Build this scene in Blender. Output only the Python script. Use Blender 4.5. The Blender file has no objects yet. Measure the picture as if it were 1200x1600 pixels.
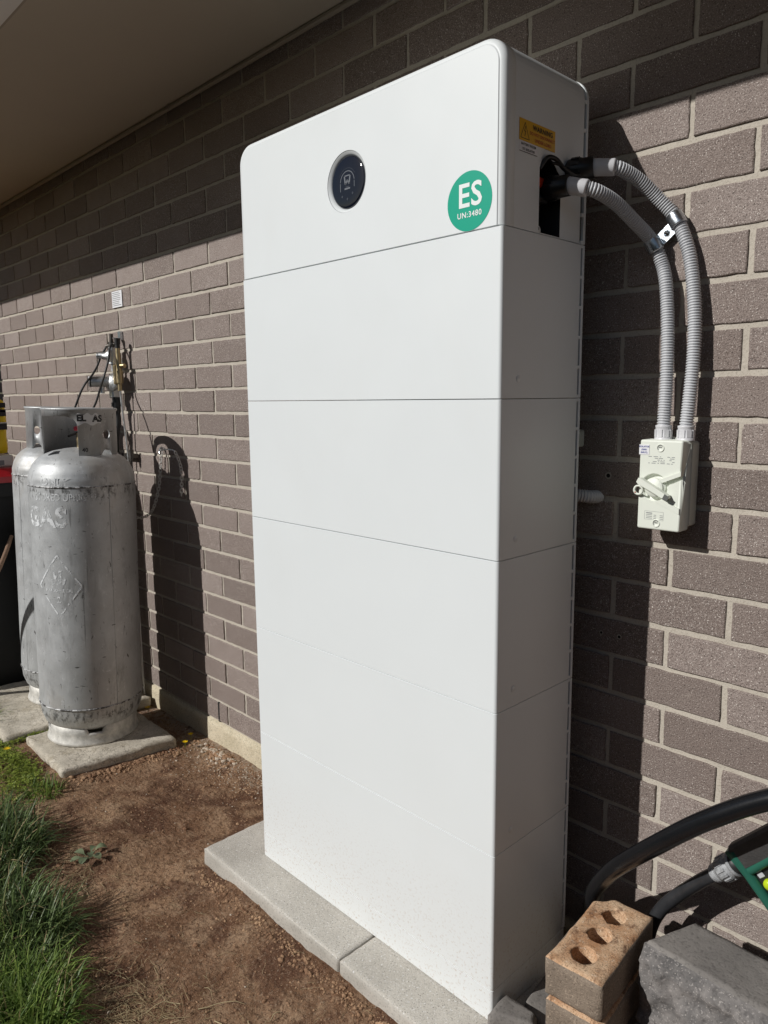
import bpy, bmesh, math, random
import numpy as np
from mathutils import Vector, Matrix, noise
random.seed(7)
rng = np.random.default_rng(7)
S = bpy.context.scene
C = S.collection
R = math.radians
PI = math.pi

# ------------------------------------------------------------------ camera
def cam_axes(yaw, pitch, roll):
    cy, sy, cp, sp = math.cos(yaw), math.sin(yaw), math.cos(pitch), math.sin(pitch)
    f = Vector((-cp*sy, cp*cy, sp)); r = Vector((cy, sy, 0)); u = r.cross(f)
    cr, sr = math.cos(roll), math.sin(roll)
    return cr*r+sr*u, -sr*r+cr*u, f
r_, u_, f_ = cam_axes(.8029, -.1521, -.0103)
camd = bpy.data.cameras.new('camera'); cam = bpy.data.objects.new('camera', camd); C.objects.link(cam)
camd.sensor_fit = 'VERTICAL'; camd.sensor_height = 36.0; camd.lens = 36*1155.27/1600
camd.clip_start = .02; camd.clip_end = 3000
m = Matrix.Identity(4)
for i in range(3):
    m[i][0], m[i][1], m[i][2] = r_[i], u_[i], -f_[i]
m[0][3], m[1][3], m[2][3] = 1.4663, -1.402, 1.1471
cam.matrix_world = m
S.camera = cam
S.render.resolution_x, S.render.resolution_y = 768, 1024

# ------------------------------------------------------------------ light
LD = Vector((.355, 1, -.645)).normalized()            # the way the sunlight travels
sund = bpy.data.lights.new('sun', 'SUN'); sun = bpy.data.objects.new('sun', sund); C.objects.link(sun)
sund.energy = 5.0; sund.angle = R(.5); sund.color = (1.0, .978, .945)
sun.rotation_euler = LD.to_track_quat('-Z', 'Y').to_euler()
W = bpy.data.worlds.new('World'); S.world = W; W.use_nodes = True
nt = W.node_tree
sky = nt.nodes.new('ShaderNodeTexSky'); sky.sky_type = 'NISHITA'; sky.sun_disc = False
sky.sun_elevation = math.asin(-LD.z); sky.sun_rotation = math.atan2(-LD.x, -LD.y) % (2*PI)
bg = nt.nodes['Background']; bg.inputs['Strength'].default_value = .05
nt.links.new(sky.outputs[0], bg.inputs[0])
S.view_settings.view_transform = 'Standard'; S.view_settings.look = 'None'
S.view_settings.exposure = -.46; S.view_settings.gamma = 1; S.view_settings.use_curve_mapping = False
S.render.engine = 'CYCLES'

# ------------------------------------------------------------------ materials
def lin(r, g, b):
    f = lambda c: c/12.92 if c <= .04045 else ((c+.055)/1.055)**2.4
    return (f(r/255), f(g/255), f(b/255), 1)
class Mat:
    def __init__(s, name, col=(.5, .5, .5), rough=.6, metal=0, spec=.5, coat=0):
        s.m = bpy.data.materials.new(name); s.m.use_nodes = True; s.n = s.m.node_tree.nodes; s.l = s.m.node_tree.links
        s.p = s.n['Principled BSDF']; s.co = None
        s.p.inputs['Base Color'].default_value = (*col[:3], 1); s.p.inputs['Roughness'].default_value = rough
        s.p.inputs['Metallic'].default_value = metal; s.p.inputs['Specular IOR Level'].default_value = spec
        s.p.inputs['Coat Weight'].default_value = coat
    def coord(s, scale=(1, 1, 1), rot=(0, 0, 0)):
        if s.co is None: s.co = s.n.new('ShaderNodeTexCoord')
        if tuple(scale) == (1, 1, 1) and tuple(rot) == (0, 0, 0): return s.co.outputs['Object']
        mp = s.n.new('ShaderNodeMapping'); mp.inputs['Scale'].default_value = scale; mp.inputs['Rotation'].default_value = rot
        s.l.new(s.co.outputs['Object'], mp.inputs[0]); return mp.outputs[0]
    def noise(s, scale, detail=3, rough=.55, dist=0, cs=(1, 1, 1)):
        t = s.n.new('ShaderNodeTexNoise'); t.inputs['Scale'].default_value = scale; t.inputs['Detail'].default_value = detail
        t.inputs['Roughness'].default_value = rough; t.inputs['Distortion'].default_value = dist
        s.l.new(s.coord(cs), t.inputs['Vector']); return t.outputs['Fac']
    def voronoi(s, scale, feature='F1', cs=(1, 1, 1), out='Distance'):
        t = s.n.new('ShaderNodeTexVoronoi'); t.feature = feature; t.inputs['Scale'].default_value = scale
        s.l.new(s.coord(cs), t.inputs['Vector']); return t.outputs[out]
    def ramp(s, fac, pts):
        t = s.n.new('ShaderNodeValToRGB'); e = t.color_ramp.elements
        while len(e) < len(pts): e.new(.5)
        for el, (p, c) in zip(e, pts):
            el.position = p; el.color = (c, c, c, 1) if not hasattr(c, '__len__') else (*c[:3], 1)
        s.l.new(fac, t.inputs[0]); return t.outputs[0]
    def mix(s, fac, a, b, mode='MIX'):
        t = s.n.new('ShaderNodeMix'); t.data_type = 'RGBA'; t.blend_type = mode; t.clamp_factor = True
        for k, v in ((0, fac), (6, a), (7, b)):
            if hasattr(v, 'links'): s.l.new(v, t.inputs[k])
            elif k == 0: t.inputs[0].default_value = v
            else: t.inputs[k].default_value = (*v[:3], 1)
        return t.outputs[2]
    def math(s, op, a, b=0.):
        t = s.n.new('ShaderNodeMath'); t.operation = op
        for k, v in ((0, a), (1, b)):
            if hasattr(v, 'links'): s.l.new(v, t.inputs[k])
            else: t.inputs[k].default_value = v
        return t.outputs[0]
    def attr(s, name):
        t = s.n.new('ShaderNodeAttribute'); t.attribute_name = name; return t.outputs['Color']
    def col(s, o): s.l.new(o, s.p.inputs['Base Color']); return s
    def rough(s, o): s.l.new(o, s.p.inputs['Roughness']); return s
    def bump(s, h, strength=.5, dist=.002):
        t = s.n.new('ShaderNodeBump'); t.inputs['Strength'].default_value = strength; t.inputs['Distance'].default_value = dist
        s.l.new(h, t.inputs['Height'])
        if s.p.inputs['Normal'].is_linked:
            s.l.new(s.p.inputs['Normal'].links[0].from_socket, t.inputs['Normal'])
        s.l.new(t.outputs[0], s.p.inputs['Normal']); return s

def worn(mat, scale=90, lo=.42, hi=.52, cs=(1, 1, 1)):
    """flaking paint: the coat is missing where the noise is low"""
    o = mat.n['Material Output']; tr = mat.n.new('ShaderNodeBsdfTransparent'); mx = mat.n.new('ShaderNodeMixShader')
    mat.l.new(mat.ramp(mat.noise(scale, 4, .65, 0, cs), [(lo, 0), (hi, 1)]), mx.inputs[0])
    mat.l.new(tr.outputs[0], mx.inputs[1]); mat.l.new(mat.p.outputs[0], mx.inputs[2]); mat.l.new(mx.outputs[0], o.inputs[0])
    return mat

M = {}
def brick_material():
    b = Mat('brick_face', rough=.74, spec=.45)
    base = b.ramp(b.attr('tone'), [(0, (.215, .172, .152)), (.45, (.272, .219, .195)), (1, (.345, .285, .258))])
    base = b.mix(b.ramp(b.noise(9, 4, .65), [(.35, 0), (.7, .40)]), base, (.205, .155, .132))
    base = b.mix(b.ramp(b.noise(22, 4, .7, .5), [(.58, 0), (.72, .25)]), base, (.39, .33, .285))
    grain = b.noise(390, 3, .75)
    base = b.mix(b.ramp(grain, [(.34, .85), (.48, 0)]), base, (.085, .062, .052))
    base = b.mix(b.ramp(grain, [(.55, 0), (.68, .45)]), base, (.55, .48, .43))
    base = b.mix(b.ramp(b.noise(470, 1, .5, 0, (1.07, 1.13, .93)), [(.66, 0), (.72, .9)]), base, (.85, .79, .72))
    base = b.mix(b.ramp(b.voronoi(110), [(.08, .85), (.17, 0)]), base, (.05, .037, .032))
    b.col(base); b.bump(b.noise(300, 3, .75), 1.0, .0030); b.bump(b.noise(55, 3, .6), .35, .004)
    M['brick'] = b.m
    o = Mat('mortar', rough=.92, spec=.2)
    c = o.mix(o.noise(14, 4, .6), (.41, .37, .31), (.575, .525, .45))
    c = o.mix(o.ramp(o.noise(260, 2), [(.33, .5), (.48, 0)]), c, (.30, .26, .21))
    o.col(c); o.bump(o.noise(240, 3, .7), .7, .0016); o.bump(o.noise(28, 3, .6), .6, .004)
    M['mortar'] = o.m
brick_material()
def concrete(name, a, b_, fine=260, speck=None, bump=.5, big=5):
    c = Mat(name, rough=.88, spec=.25)
    k = c.mix(c.ramp(c.noise(big, 4, .6), [(.3, 0), (.7, 1)]), a, b_)
    k = c.mix(c.ramp(c.noise(fine, 2, .6), [(.33, .45), (.47, 0)]), k, tuple(x*.45 for x in a))
    if speck:
        k = c.mix(c.ramp(c.voronoi(150), [(.12, .8), (.2, 0)]), k, speck)
        k = c.mix(c.ramp(c.noise(210, 1, .5, 0, (1.1, .9, 1.2)), [(.62, 0), (.72, .6)]), k, tuple(min(.8, x*1.6) for x in b_))
    c.col(k); c.bump(c.noise(fine, 3, .7), bump, .0018); c.bump(c.noise(40, 4, .6), bump*.6, .004)
    M[name] = c.m; return c
concrete('footing', (.46, .40, .28), (.64, .56, .42), 150, (.12, .10, .07), .6)
def slab_mat():
    c = concrete('slab', (.40, .36, .29), (.68, .62, .52), 180, None, .9, 7)
    k = c.p.inputs['Base Color'].links[0].from_socket
    crack = c.n.new('ShaderNodeTexVoronoi'); crack.feature = 'DISTANCE_TO_EDGE'; crack.inputs['Scale'].default_value = 34
    w = c.n.new('ShaderNodeMix'); w.data_type = 'VECTOR'; w.inputs[0].default_value = .04
    nz = c.n.new('ShaderNodeTexNoise'); nz.inputs['Scale'].default_value = 40; c.l.new(c.coord(), nz.inputs[0]); c.l.new(c.coord(), w.inputs[4]); c.l.new(nz.outputs['Color'], w.inputs[5]); c.l.new(w.outputs[1], crack.inputs['Vector'])
    lines = c.ramp(crack.outputs['Distance'], [(.0, 1), (.035, 0)]); lines = c.math('MULTIPLY', lines, c.ramp(c.noise(9, 3), [(.42, 0), (.55, 1)]))
    k = c.mix(c.math('MULTIPLY', lines, .55), k, (.16, .13, .09)); k = c.mix(c.ramp(c.noise(18, 5, .7), [(.52, 0), (.68, .6)]), k, (.30, .25, .17)); c.col(k)
    c.bump(c.math('SUBTRACT', 1.0, lines), .6, .003)
slab_mat()
concrete('paver', (.46, .43, .38), (.60, .565, .505), 320, (.12, .11, .095), .6, 6)
concrete('paver_edge', (.36, .34, .30), (.52, .49, .44), 200, None, .6, 9)
concrete('charcoal_block', (.185, .172, .16), (.27, .25, .23), 170, None, .6, 9)
concrete('split_face', (.11, .105, .103), (.25, .232, .22), 110, (.36, .33, .3), 1.0, 30)
concrete('brick_side', (.195, .155, .12), (.30, .24, .185), 330, (.08, .055, .04), .9, 14)
def sandy():
    c = Mat('sandy_brick', rough=.9, spec=.2)
    k = c.mix(c.ramp(c.noise(16, 4, .65), [(.35, 0), (.65, 1)]), (.50, .27, .14), (.74, .54, .36))
    k = c.mix(c.ramp(c.noise(36, 4, .7, 0, (1.3, 1, 1)), [(.53, 0), (.66, .85)]), k, (.20, .11, .065))
    k = c.mix(c.ramp(c.noise(180, 2, .6), [(.60, 0), (.7, .6)]), k, (.80, .66, .50))
    k = c.mix(c.ramp(c.noise(380, 2), [(.32, .7), (.47, 0)]), k, (.16, .09, .05))
    c.col(k); c.bump(c.noise(300, 3, .7), .9, .002); M['sandy'] = c.m
sandy()
def powder(name, col, rough=.42, b=.08):
    c = Mat(name, col, rough, 0, .5); c.bump(c.noise(900, 2, .5), b, .0006)
    k = c.mix(c.ramp(c.noise(5, 3, .5), [(.3, 0), (.8, .5)]), col, tuple(x*.97 for x in col)); c.col(k)
    M[name] = c.m; return c
powder('white_shell', (.745, .778, .785))
def shell_dust():
    m_ = bpy.data.materials['white_shell']; c = Mat.__new__(Mat); c.m = m_; c.n = m_.node_tree.nodes; c.l = m_.node_tree.links; c.p = c.n['Principled BSDF']; c.co = None
    k = c.p.inputs['Base Color'].links[0].from_socket; sep = c.n.new('ShaderNodeSeparateXYZ'); c.l.new(c.coord(), sep.inputs[0])
    low = c.ramp(sep.outputs[2], [(.0, 1), (.30, 0)])
    k = c.mix(c.math('MULTIPLY', low, c.ramp(c.noise(170, 3, .7), [(.56, 0), (.66, .55)])), k, (.42, .31, .22))
    k = c.mix(c.math('MULTIPLY', low, .10), k, (.50, .42, .34))
    k = c.mix(c.ramp(c.noise(3.5, 5, .6, .6, (1, 1, .5)), [(.5, 0), (.8, .10)]), k, (.60, .58, .54))
    c.col(k); c.rough(c.ramp(c.noise(4, 5, .65, .5), [(.3, .34), (.7, .50)]))
shell_dust()
powder('white_groove', (.42, .42, .41), .6)
powder('slot_dark', (.03, .03, .032), .7); powder('isolator_grey', (.74, .77, .69), .48, .05)
powder('isolator_base', (.56, .58, .53), .5, .05); powder('isolator_dark', (.11, .115, .11), .5)
powder('conduit', (.53, .54, .56), .42, .03); powder('coupling', (.62, .62, .64), .4, .03)
powder('gland_black', (.012, .012, .013), .38, .05); powder('connector_red', (.62, .05, .012), .4)
M['green_sticker'] = Mat('green_sticker', (.0, .36, .235), .38, 0, .4).m
M['white_print'] = Mat('white_print', (.80, .83, .82), .45).m
M['label_yellow'] = Mat('label_yellow', (.72, .40, .012), .4).m
M['label_white'] = Mat('label_white', (.78, .78, .80), .45).m
M['ink_black'] = Mat('ink_black', (.02, .015, .015), .5).m
M['ink_grey'] = Mat('ink_grey', (.22, .23, .24), .5).m
M['ink_red'] = Mat('ink_red', (.45, .05, .02), .5).m
M['ink_blue'] = Mat('ink_blue', (.06, .08, .3), .5).m
M['display_glass'] = Mat('display_glass', (.006, .008, .016), .06, 0, .6, .3).m
M['display_mark'] = Mat('display_mark', (.17, .18, .20), .3).m
M['display_dim'] = Mat('display_dim', (.05, .055, .07), .3).m
def metal_mat(name, col, rough, bump=.1, metal=1):
    c = Mat(name, col, rough, metal)
    c.rough(c.ramp(c.noise(60, 3), [(.3, rough*.75), (.7, min(1, rough*1.3))])); c.bump(c.noise(120, 3), bump, .001)
    M[name] = c.m; return c
metal_mat('zinc', (.60, .65, .70), .27, .5); metal_mat('brass', (.46, .37, .22), .42); metal_mat('cast_alloy', (.66, .67, .67), .42, .3)
metal_mat('chain_steel', (.62, .60, .57), .5, .3, .3); metal_mat('dark_steel', (.12, .11, .10), .5, .3)
def silver():
    c = Mat('silver_paint', (.5, .5, .5), .42, .42, .45)
    k = c.mix(c.ramp(c.noise(6, 5, .65), [(.32, 0), (.68, 1)]), (.44, .45, .45), (.58, .595, .60))
    k = c.mix(c.ramp(c.noise(26, 5, .7, .4, (1, 1, .35)), [(.55, 0), (.70, .45)]), k, (.68, .695, .70))
    k = c.mix(c.ramp(c.noise(12, 5, .75, .8, (1, 1, .25)), [(.57, 0), (.66, .40)]), k, (.25, .25, .247))
    k = c.mix(c.ramp(c.noise(75, 4, .7, .6, (1, 1, .30)), [(.635, 0), (.685, .8)]), k, (.08, .077, .073))
    k = c.mix(c.ramp(c.noise(30, 3, .6, .2, (.55, .55, 2.6)), [(.69, 0), (.712, .85)]), k, (.05, .045, .04))
    k = c.mix(c.ramp(c.noise(22, 3, .6, .3, (2.4, 2.4, .12)), [(.66, 0), (.70, .5)]), k, (.13, .125, .12))
    k = c.mix(c.ramp(c.noise(4, 4, .6, 0, (1, 1, .6)), [(.56, 0), (.75, .45)]), k, (.42, .34, .24))
    k = c.mix(c.ramp(c.noise(48, 5, .8, 1.2, (1.3, 1.3, .5)), [(.60, 0), (.66, .6)]), k, (.78, .79, .80))
    sep = c.n.new('ShaderNodeSeparateXYZ'); c.l.new(c.coord(), sep.inputs[0])      # grime bands below the welds
    for z0, sp in ((.950, .035), (.120, .04)):
        d = c.math('ABSOLUTE', c.math('SUBTRACT', sep.outputs[2], z0)); band = c.ramp(c.math('DIVIDE', d, sp), [(.2, 1), (1, 0)])
        k = c.mix(c.math('MULTIPLY', band, c.ramp(c.noise(60, 4, .7, 0, (1, 1, .5)), [(.48, 0), (.6, .8)])), k, (.10, .098, .094))
    c.col(k); c.rough(c.ramp(c.noise(18, 4), [(.3, .46), (.75, .66)]))
    c.bump(c.noise(45, 4, .6), .12, .002); c.bump(c.noise(7, 2), .10, .006); M['silver'] = c.m
    c = Mat('foot_ring_galvanised', (.5, .5, .5), .6, .3, .4)
    k = c.mix(c.ramp(c.noise(25, 5, .65), [(.35, 0), (.65, 1)]), (.46, .45, .42), (.78, .76, .71)); c.col(k)
    c.bump(c.noise(60, 4), .4, .002); M['foot_ring'] = c.m
    c = Mat('weld_bead', (.20, .19, .18), .6, .4); c.col(c.mix(c.ramp(c.noise(50, 4, .7), [(.42, 0), (.56, 1)]), (.05, .047, .045), (.6, .6, .6)))
    c.bump(c.noise(160, 2), .7, .002); M['weld'] = c.m
silver()
M['worn_white'] = worn(Mat('worn_white_paint', (.78, .80, .81), .6), 45, .42, .54).m
M['faint_white'] = worn(Mat('faint_white_paint', (.78, .80, .81), .6), 60, .44, .56).m
M['sticker_worn'] = worn(Mat('worn_sticker', (.80, .80, .79), .6), 25, .22, .30).m
M['ink_worn'] = worn(Mat('worn_ink', (.03, .03, .03), .6), 90, .36, .44).m
def soil():
    c = Mat('soil', rough=.96, spec=.12)
    k = c.mix(c.ramp(c.noise(3.1, 5, .62), [(.38, 0), (.62, 1)]), (.235, .128, .074), (.44, .275, .165))
    k = c.mix(c.ramp(c.noise(13, 5, .7), [(.46, 0), (.66, .7)]), k, (.54, .365, .235))
    k = c.mix(c.ramp(c.noise(7, 4, .65, .5), [(.50, 0), (.60, .8)]), k, (.135, .064, .040))
    k = c.mix(c.ramp(c.noise(95, 5, .8), [(.36, .85), (.50, 0)]), k, (.10, .05, .03))
    k = c.mix(c.ramp(c.noise(150, 4, .8, 0, (1.2, .9, 1)), [(.55, 0), (.68, .7)]), k, (.56, .42, .30))
    k = c.mix(c.ramp(c.voronoi(120), [(.05, .6), (.09, 0)]), k, (.46, .37, .28))
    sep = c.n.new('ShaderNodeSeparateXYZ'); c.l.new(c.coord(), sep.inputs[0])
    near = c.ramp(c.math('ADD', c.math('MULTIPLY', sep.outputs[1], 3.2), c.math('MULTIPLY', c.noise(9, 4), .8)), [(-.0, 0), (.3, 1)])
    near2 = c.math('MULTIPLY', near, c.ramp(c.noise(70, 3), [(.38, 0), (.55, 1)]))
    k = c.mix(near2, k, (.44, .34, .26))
    far = c.ramp(c.math('SUBTRACT', c.math('MULTIPLY', sep.outputs[1], -1), 1.15), [(0, 0), (.35, 1)])
    k = c.mix(far, k, c.mix(c.noise(60, 4), (.022, .040, .016), (.055, .075, .032)))
    c.col(k); c.bump(c.noise(210, 4, .8), 1.0, .005); c.bump(c.noise(70, 5, .75), 1.0, .012); c.bump(c.noise(24, 4, .65), .7, .02); M['soil'] = c.m
    c = Mat('clod', rough=.97, spec=.1)
    c.col(c.mix(c.ramp(c.noise(14, 3), [(.35, 0), (.65, 1)]), (.20, .110, .066), (.44, .285, .175))); c.bump(c.noise(250, 3, .7), .8, .002); M['clod'] = c.m
    c = Mat('crumb', rough=.95, spec=.1); c.col(c.mix(c.noise(8, 2), (.42, .34, .26), (.66, .58, .48))); M['crumb'] = c.m
soil()
def leafy(name, a, b_, tr=.25, rough=.5, spec=.4):
    c = Mat(name, rough=rough, spec=spec); k = c.mix(c.attr('tone'), a, b_)
    if name.startswith('grass'): k = c.ramp(c.attr('tone'), [(0, a), (.80, b_), (.90, tuple(x*1.5 for x in b_)), (.94, (.42, .33, .18))])
    c.col(k)
    c.p.inputs['Subsurface Weight'].default_value = 0
    if tr:
        t = c.n.new('ShaderNodeBsdfTranslucent'); mx = c.n.new('ShaderNodeMixShader'); mx.inputs[0].default_value = tr
        c.l.new(k, t.inputs[0]); c.l.new(c.p.outputs[0], mx.inputs[1]); c.l.new(t.outputs[0], mx.inputs[2])
        c.l.new(mx.outputs[0], c.n['Material Output'].inputs[0])
    M[name] = c.m; return c
leafy('grass_dark', (.038, .068, .020), (.135, .19, .065), .2, .45, .3)
leafy('grass_bright', (.07, .135, .022), (.24, .33, .075), .3)
leafy('clover', (.10, .15, .015), (.32, .38, .06), .3, .55)
leafy('straw', (.26, .18, .09), (.52, .42, .25), .1, .7)
leafy('weed_leaf', (.10, .13, .07), (.22, .26, .15), .1, .5)
leafy('petal', (.80, .50, .0), (.85, .60, .01), .2, .6)
def paint(name, col, rough=.5, n=20, amt=.15, bump=.1):
    c = Mat(name, col, rough); c.col(c.mix(c.noise(n, 4), tuple(x*(1-amt) for x in col), tuple(min(.9, x*(1+amt)) for x in col)))
    c.bump(c.noise(n*4, 3), bump, .002); M[name] = c.m
paint('soffit', (.50, .44, .36), .75, 3, .05); paint('trim', (.36, .31, .25), .7, 6, .06); paint('gutter_white', (.78, .76, .73), .4, 5, .03)
paint('roof_tile', (.12, .11, .10), .8); paint('fence_grey', (.20, .20, .20), .6); paint('sky_block_dark', (.055, .045, .038), .8, 20, .3); paint('bin_black', (.0025, .0025, .003), .6)
paint('bin_red', (.42, .012, .02), .33, 8, .1); paint('bag_yellow', (.85, .60, .01), .45, 14, .06, .5); paint('bag_white', (.75, .72, .66), .5, 14, .1, .5)
paint('timber_grey', (.23, .21, .19), .85, 30, .3, .5); paint('timber_brown', (.23, .14, .09), .85, 40, .35, .8)
paint('hose_black', (.008, .0085, .010), .24, 25, .3, .1); paint('hose_old', (.030, .031, .034), .36, 40, .6, .3)
paint('gun_green', (.018, .11, .075), .4, 12, .1); paint('gun_grip', (.045, .043, .042), .6, 60, .35, .5); paint('gun_lime', (.50, .66, .02), .35)
paint('fitting_grey', (.34, .35, .36), .6, 90, .7, .6); paint('pipe_black', (.02, .02, .02), .5); paint('paper_red', (.7, .05, .08), .5)
paint('wall_dark', (.01, .009, .008), .9)

# ------------------------------------------------------------------ mesh helpers
class MB:
    def __init__(s): s.v = []; s.f = []; s.mi = []; s.sm = []; s.tone = []; s.cur = 0; s.t = .5
    def add(s, vs, fs, mat=None, smooth=False, tone=None):
        b = len(s.v); s.v += [tuple(v) for v in vs]; k = s.cur if mat is None else mat; t = s.t if tone is None else tone
        for f in fs: s.f.append(tuple(i+b for i in f)); s.mi.append(k); s.sm.append(smooth); s.tone.append(t)
        return s
    def box(s, x0, x1, y0, y1, z0, z1, mat=None, T=None, bev=0):
        if bev:
            # chamfered box: 24 vertices
            vs = []; idx = {}
            for i, x in enumerate((x0, x1)):
                for j, y in enumerate((y0, y1)):
                    for k, z in enumerate((z0, z1)):
                        sx, sy, sz = (1 if i == 0 else -1)*bev, (1 if j == 0 else -1)*bev, (1 if k == 0 else -1)*bev
                        idx[i, j, k, 0] = len(vs); vs.append((x, y+sy, z+sz))
                        idx[i, j, k, 1] = len(vs); vs.append((x+sx, y, z+sz))
                        idx[i, j, k, 2] = len(vs); vs.append((x+sx, y+sy, z))
            fs = []
            q = [(0, 0), (1, 0), (1, 1), (0, 1)]
            for a in (0, 1):
                fs.append([idx[a, j, k, 0] for j, k in q]); fs.append([idx[j, a, k, 1] for j, k in q]); fs.append([idx[j, k, a, 2] for j, k in q])
            for j in (0, 1):
                for k in (0, 1):
                    fs.append([idx[0, j, k, 1], idx[1, j, k, 1], idx[1, j, k, 2], idx[0, j, k, 2]])
                    fs.append([idx[j, 0, k, 0], idx[j, 1, k, 0], idx[j, 1, k, 2], idx[j, 0, k, 2]])
                    fs.append([idx[j, k, 0, 0], idx[j, k, 1, 0], idx[j, k, 1, 1], idx[j, k, 0, 1]])
                    for i in (0, 1): pass
            for i in (0, 1):
                for j in (0, 1):
                    for k in (0, 1): fs.append([idx[i, j, k, 0], idx[i, j, k, 1], idx[i, j, k, 2]])
        else:
            vs = [(x, y, z) for x in (x0, x1) for y in (y0, y1) for z in (z0, z1)]
            fs = [(0, 1, 3, 2), (4, 6, 7, 5), (0, 4, 5, 1), (2, 3, 7, 6), (0, 2, 6, 4), (1, 5, 7, 3)]
        if T is not None: vs = [T @ Vector(v) for v in vs]
        return s.add(vs, fs, mat)
    def lathe(s, prof, n=48, T=None, mat=None, smooth=True, caps=True, a0=0, a1=2*PI):
        full = abs(a1-a0-2*PI) < 1e-6; k = n if full else n+1
        vs = []
        for r, z in prof:
            for i in range(k):
                a = a0+(a1-a0)*i/n; vs.append((r*math.cos(a), r*math.sin(a), z))
        if T is not None: vs = [T @ Vector(v) for v in vs]
        fs = []
        for j in range(len(prof)-1):
            for i in range(n):
                a, b = j*k+i, j*k+(i+1) % k; fs.append((a, b, b+k, a+k))
        s.add(vs, fs, mat, smooth)
        if caps and full:
            if prof[0][0] > 1e-6: s.add(vs[:k], [tuple(range(k))[::-1]], mat)
            if prof[-1][0] > 1e-6: s.add(vs[-k:], [tuple(range(k))], mat)
        return s
    def cyl(s, p, q, r, n=20, r2=None, mat=None, smooth=True, caps=True):
        p, q = Vector(p), Vector(q); d = q-p
        T = Matrix.Translation(p) @ d.to_track_quat('Z', 'Y').to_matrix().to_4x4()
        return s.lathe([(r, 0), (r if r2 is None else r2, d.length)], n, T, mat, smooth, caps)
    def tube(s, pts, rad, n=14, mat=None, caps=True, tone=None):
        pts = [Vector(p) for p in pts]; N = len(pts); rf = rad if callable(rad) else (lambda i: rad)
        tan = [(pts[min(i+1, N-1)]-pts[max(i-1, 0)]).normalized() for i in range(N)]
        nn = tan[0].orthogonal().normalized(); vs = []
        for i in range(N):
            nn = (nn-tan[i]*nn.dot(tan[i])).normalized(); bb = tan[i].cross(nn); r = rf(i)
            for k in range(n):
                a = 2*PI*k/n; vs.append(pts[i]+(nn*math.cos(a)+bb*math.sin(a))*r)
        fs = [(i*n+k, i*n+(k+1) % n, (i+1)*n+(k+1) % n, (i+1)*n+k) for i in range(N-1) for k in range(n)]
        s.add(vs, fs, mat, True, tone)
        if caps: s.add(vs[:n], [tuple(range(n))[::-1]], mat, False, tone); s.add(vs[-n:], [tuple(range(n))], mat, False, tone)
        return s
    def prism(s, poly, h, T=None, mat=None, bev=0):
        """poly in xy, extruded 0..h along z"""
        n = len(poly)
        if bev:
            c = Vector((sum(p[0] for p in poly)/n, sum(p[1] for p in poly)/n)); top = []
            for p in poly:
                d = c-Vector(p); top.append(tuple(Vector(p)+d.normalized()*bev))
            vs = [(x, y, 0) for x, y in poly]+[(x, y, h-bev) for x, y in poly]+[(x, y, h) for x, y in top]
            fs = [tuple(range(n))[::-1], tuple(range(2*n, 3*n))]+[(j*n+i, j*n+(i+1) % n, (j+1)*n+(i+1) % n, (j+1)*n+i) for j in (0, 1) for i in range(n)]
        else:
            vs = [(x, y, 0) for x, y in poly]+[(x, y, h) for x, y in poly]
            fs = [tuple(range(n))[::-1], tuple(range(n, 2*n))]+[(i, (i+1) % n, n+(i+1) % n, n+i) for i in range(n)]
        if T is not None: vs = [T @ Vector(v) for v in vs]
        return s.add(vs, fs, mat)
    def mesh(s, name, mats, tone=False):
        me = bpy.data.meshes.new(name); me.from_pydata(s.v, [], s.f)
        for mt in mats: me.materials.append(M[mt])
        me.polygons.foreach_set('material_index', s.mi); me.polygons.foreach_set('use_smooth', s.sm)
        if tone:
            at = me.color_attributes.new('tone', 'FLOAT_COLOR', 'CORNER'); cnt = [len(f) for f in s.f]
            t = np.repeat(np.array(s.tone, dtype=np.float32), cnt); a = np.ones((len(t), 4), np.float32); a[:, :3] = t[:, None]
            at.data.foreach_set('color', a.ravel())
        bm = bmesh.new(); bm.from_mesh(me); bmesh.ops.recalc_face_normals(bm, faces=bm.faces) if not tone else None
        bm.to_mesh(me); bm.free(); me.update(); return me

def tag(o, label=None, cat=None, group=None, kind=None):
    if label: o['label'] = label
    if cat: o['category'] = cat
    if group: o['group'] = group
    if kind: o['kind'] = kind
    return o
def thing(name, loc, label, cat, group=None, rot=(0, 0, 0)):
    o = bpy.data.objects.new(name, None); C.objects.link(o); o.empty_display_size = .05
    o.location = loc; o.rotation_euler = rot; return tag(o, label, cat, group)
def link(name, me, parent=None, local=False, smooth_angle=None):
    o = bpy.data.objects.new(name, me); C.objects.link(o)
    if parent is not None:
        o.parent = parent
        if not local:
            top = parent
            while top.parent: top = top.parent
            L = Vector(top.location)
            me.transform(Matrix.Translation(-L))
    return o
def part(name, mb, mats, parent=None, local=False, tone=False, label=None):
    if isinstance(mats, str): mats = [mats]
    o = link(name, mb.mesh(name, mats, tone), parent, local)
    if label: o['label'] = label
    return o
def boolean(o, cutters):
    """subtract closed meshes from o, baked into its mesh"""
    tmp = []
    for i, c in enumerate(cutters):
        me = c.mesh('cut', [mt.name for mt in []]) if isinstance(c, MB) else c
        co = bpy.data.objects.new('cut', me); C.objects.link(co); co.matrix_world = Matrix.Identity(4); tmp.append(co)
        md = o.modifiers.new('b%d' % i, 'BOOLEAN'); md.operation = 'DIFFERENCE'; md.object = co; md.solver = 'EXACT'
        try: md.material_mode = 'TRANSFER'
        except Exception: pass
    bpy.context.view_layer.update()
    dg = bpy.context.evaluated_depsgraph_get(); me = bpy.data.meshes.new_from_object(o.evaluated_get(dg))
    o.modifiers.clear(); o.data = me
    for t in tmp: bpy.data.objects.remove(t)
    return o
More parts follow.
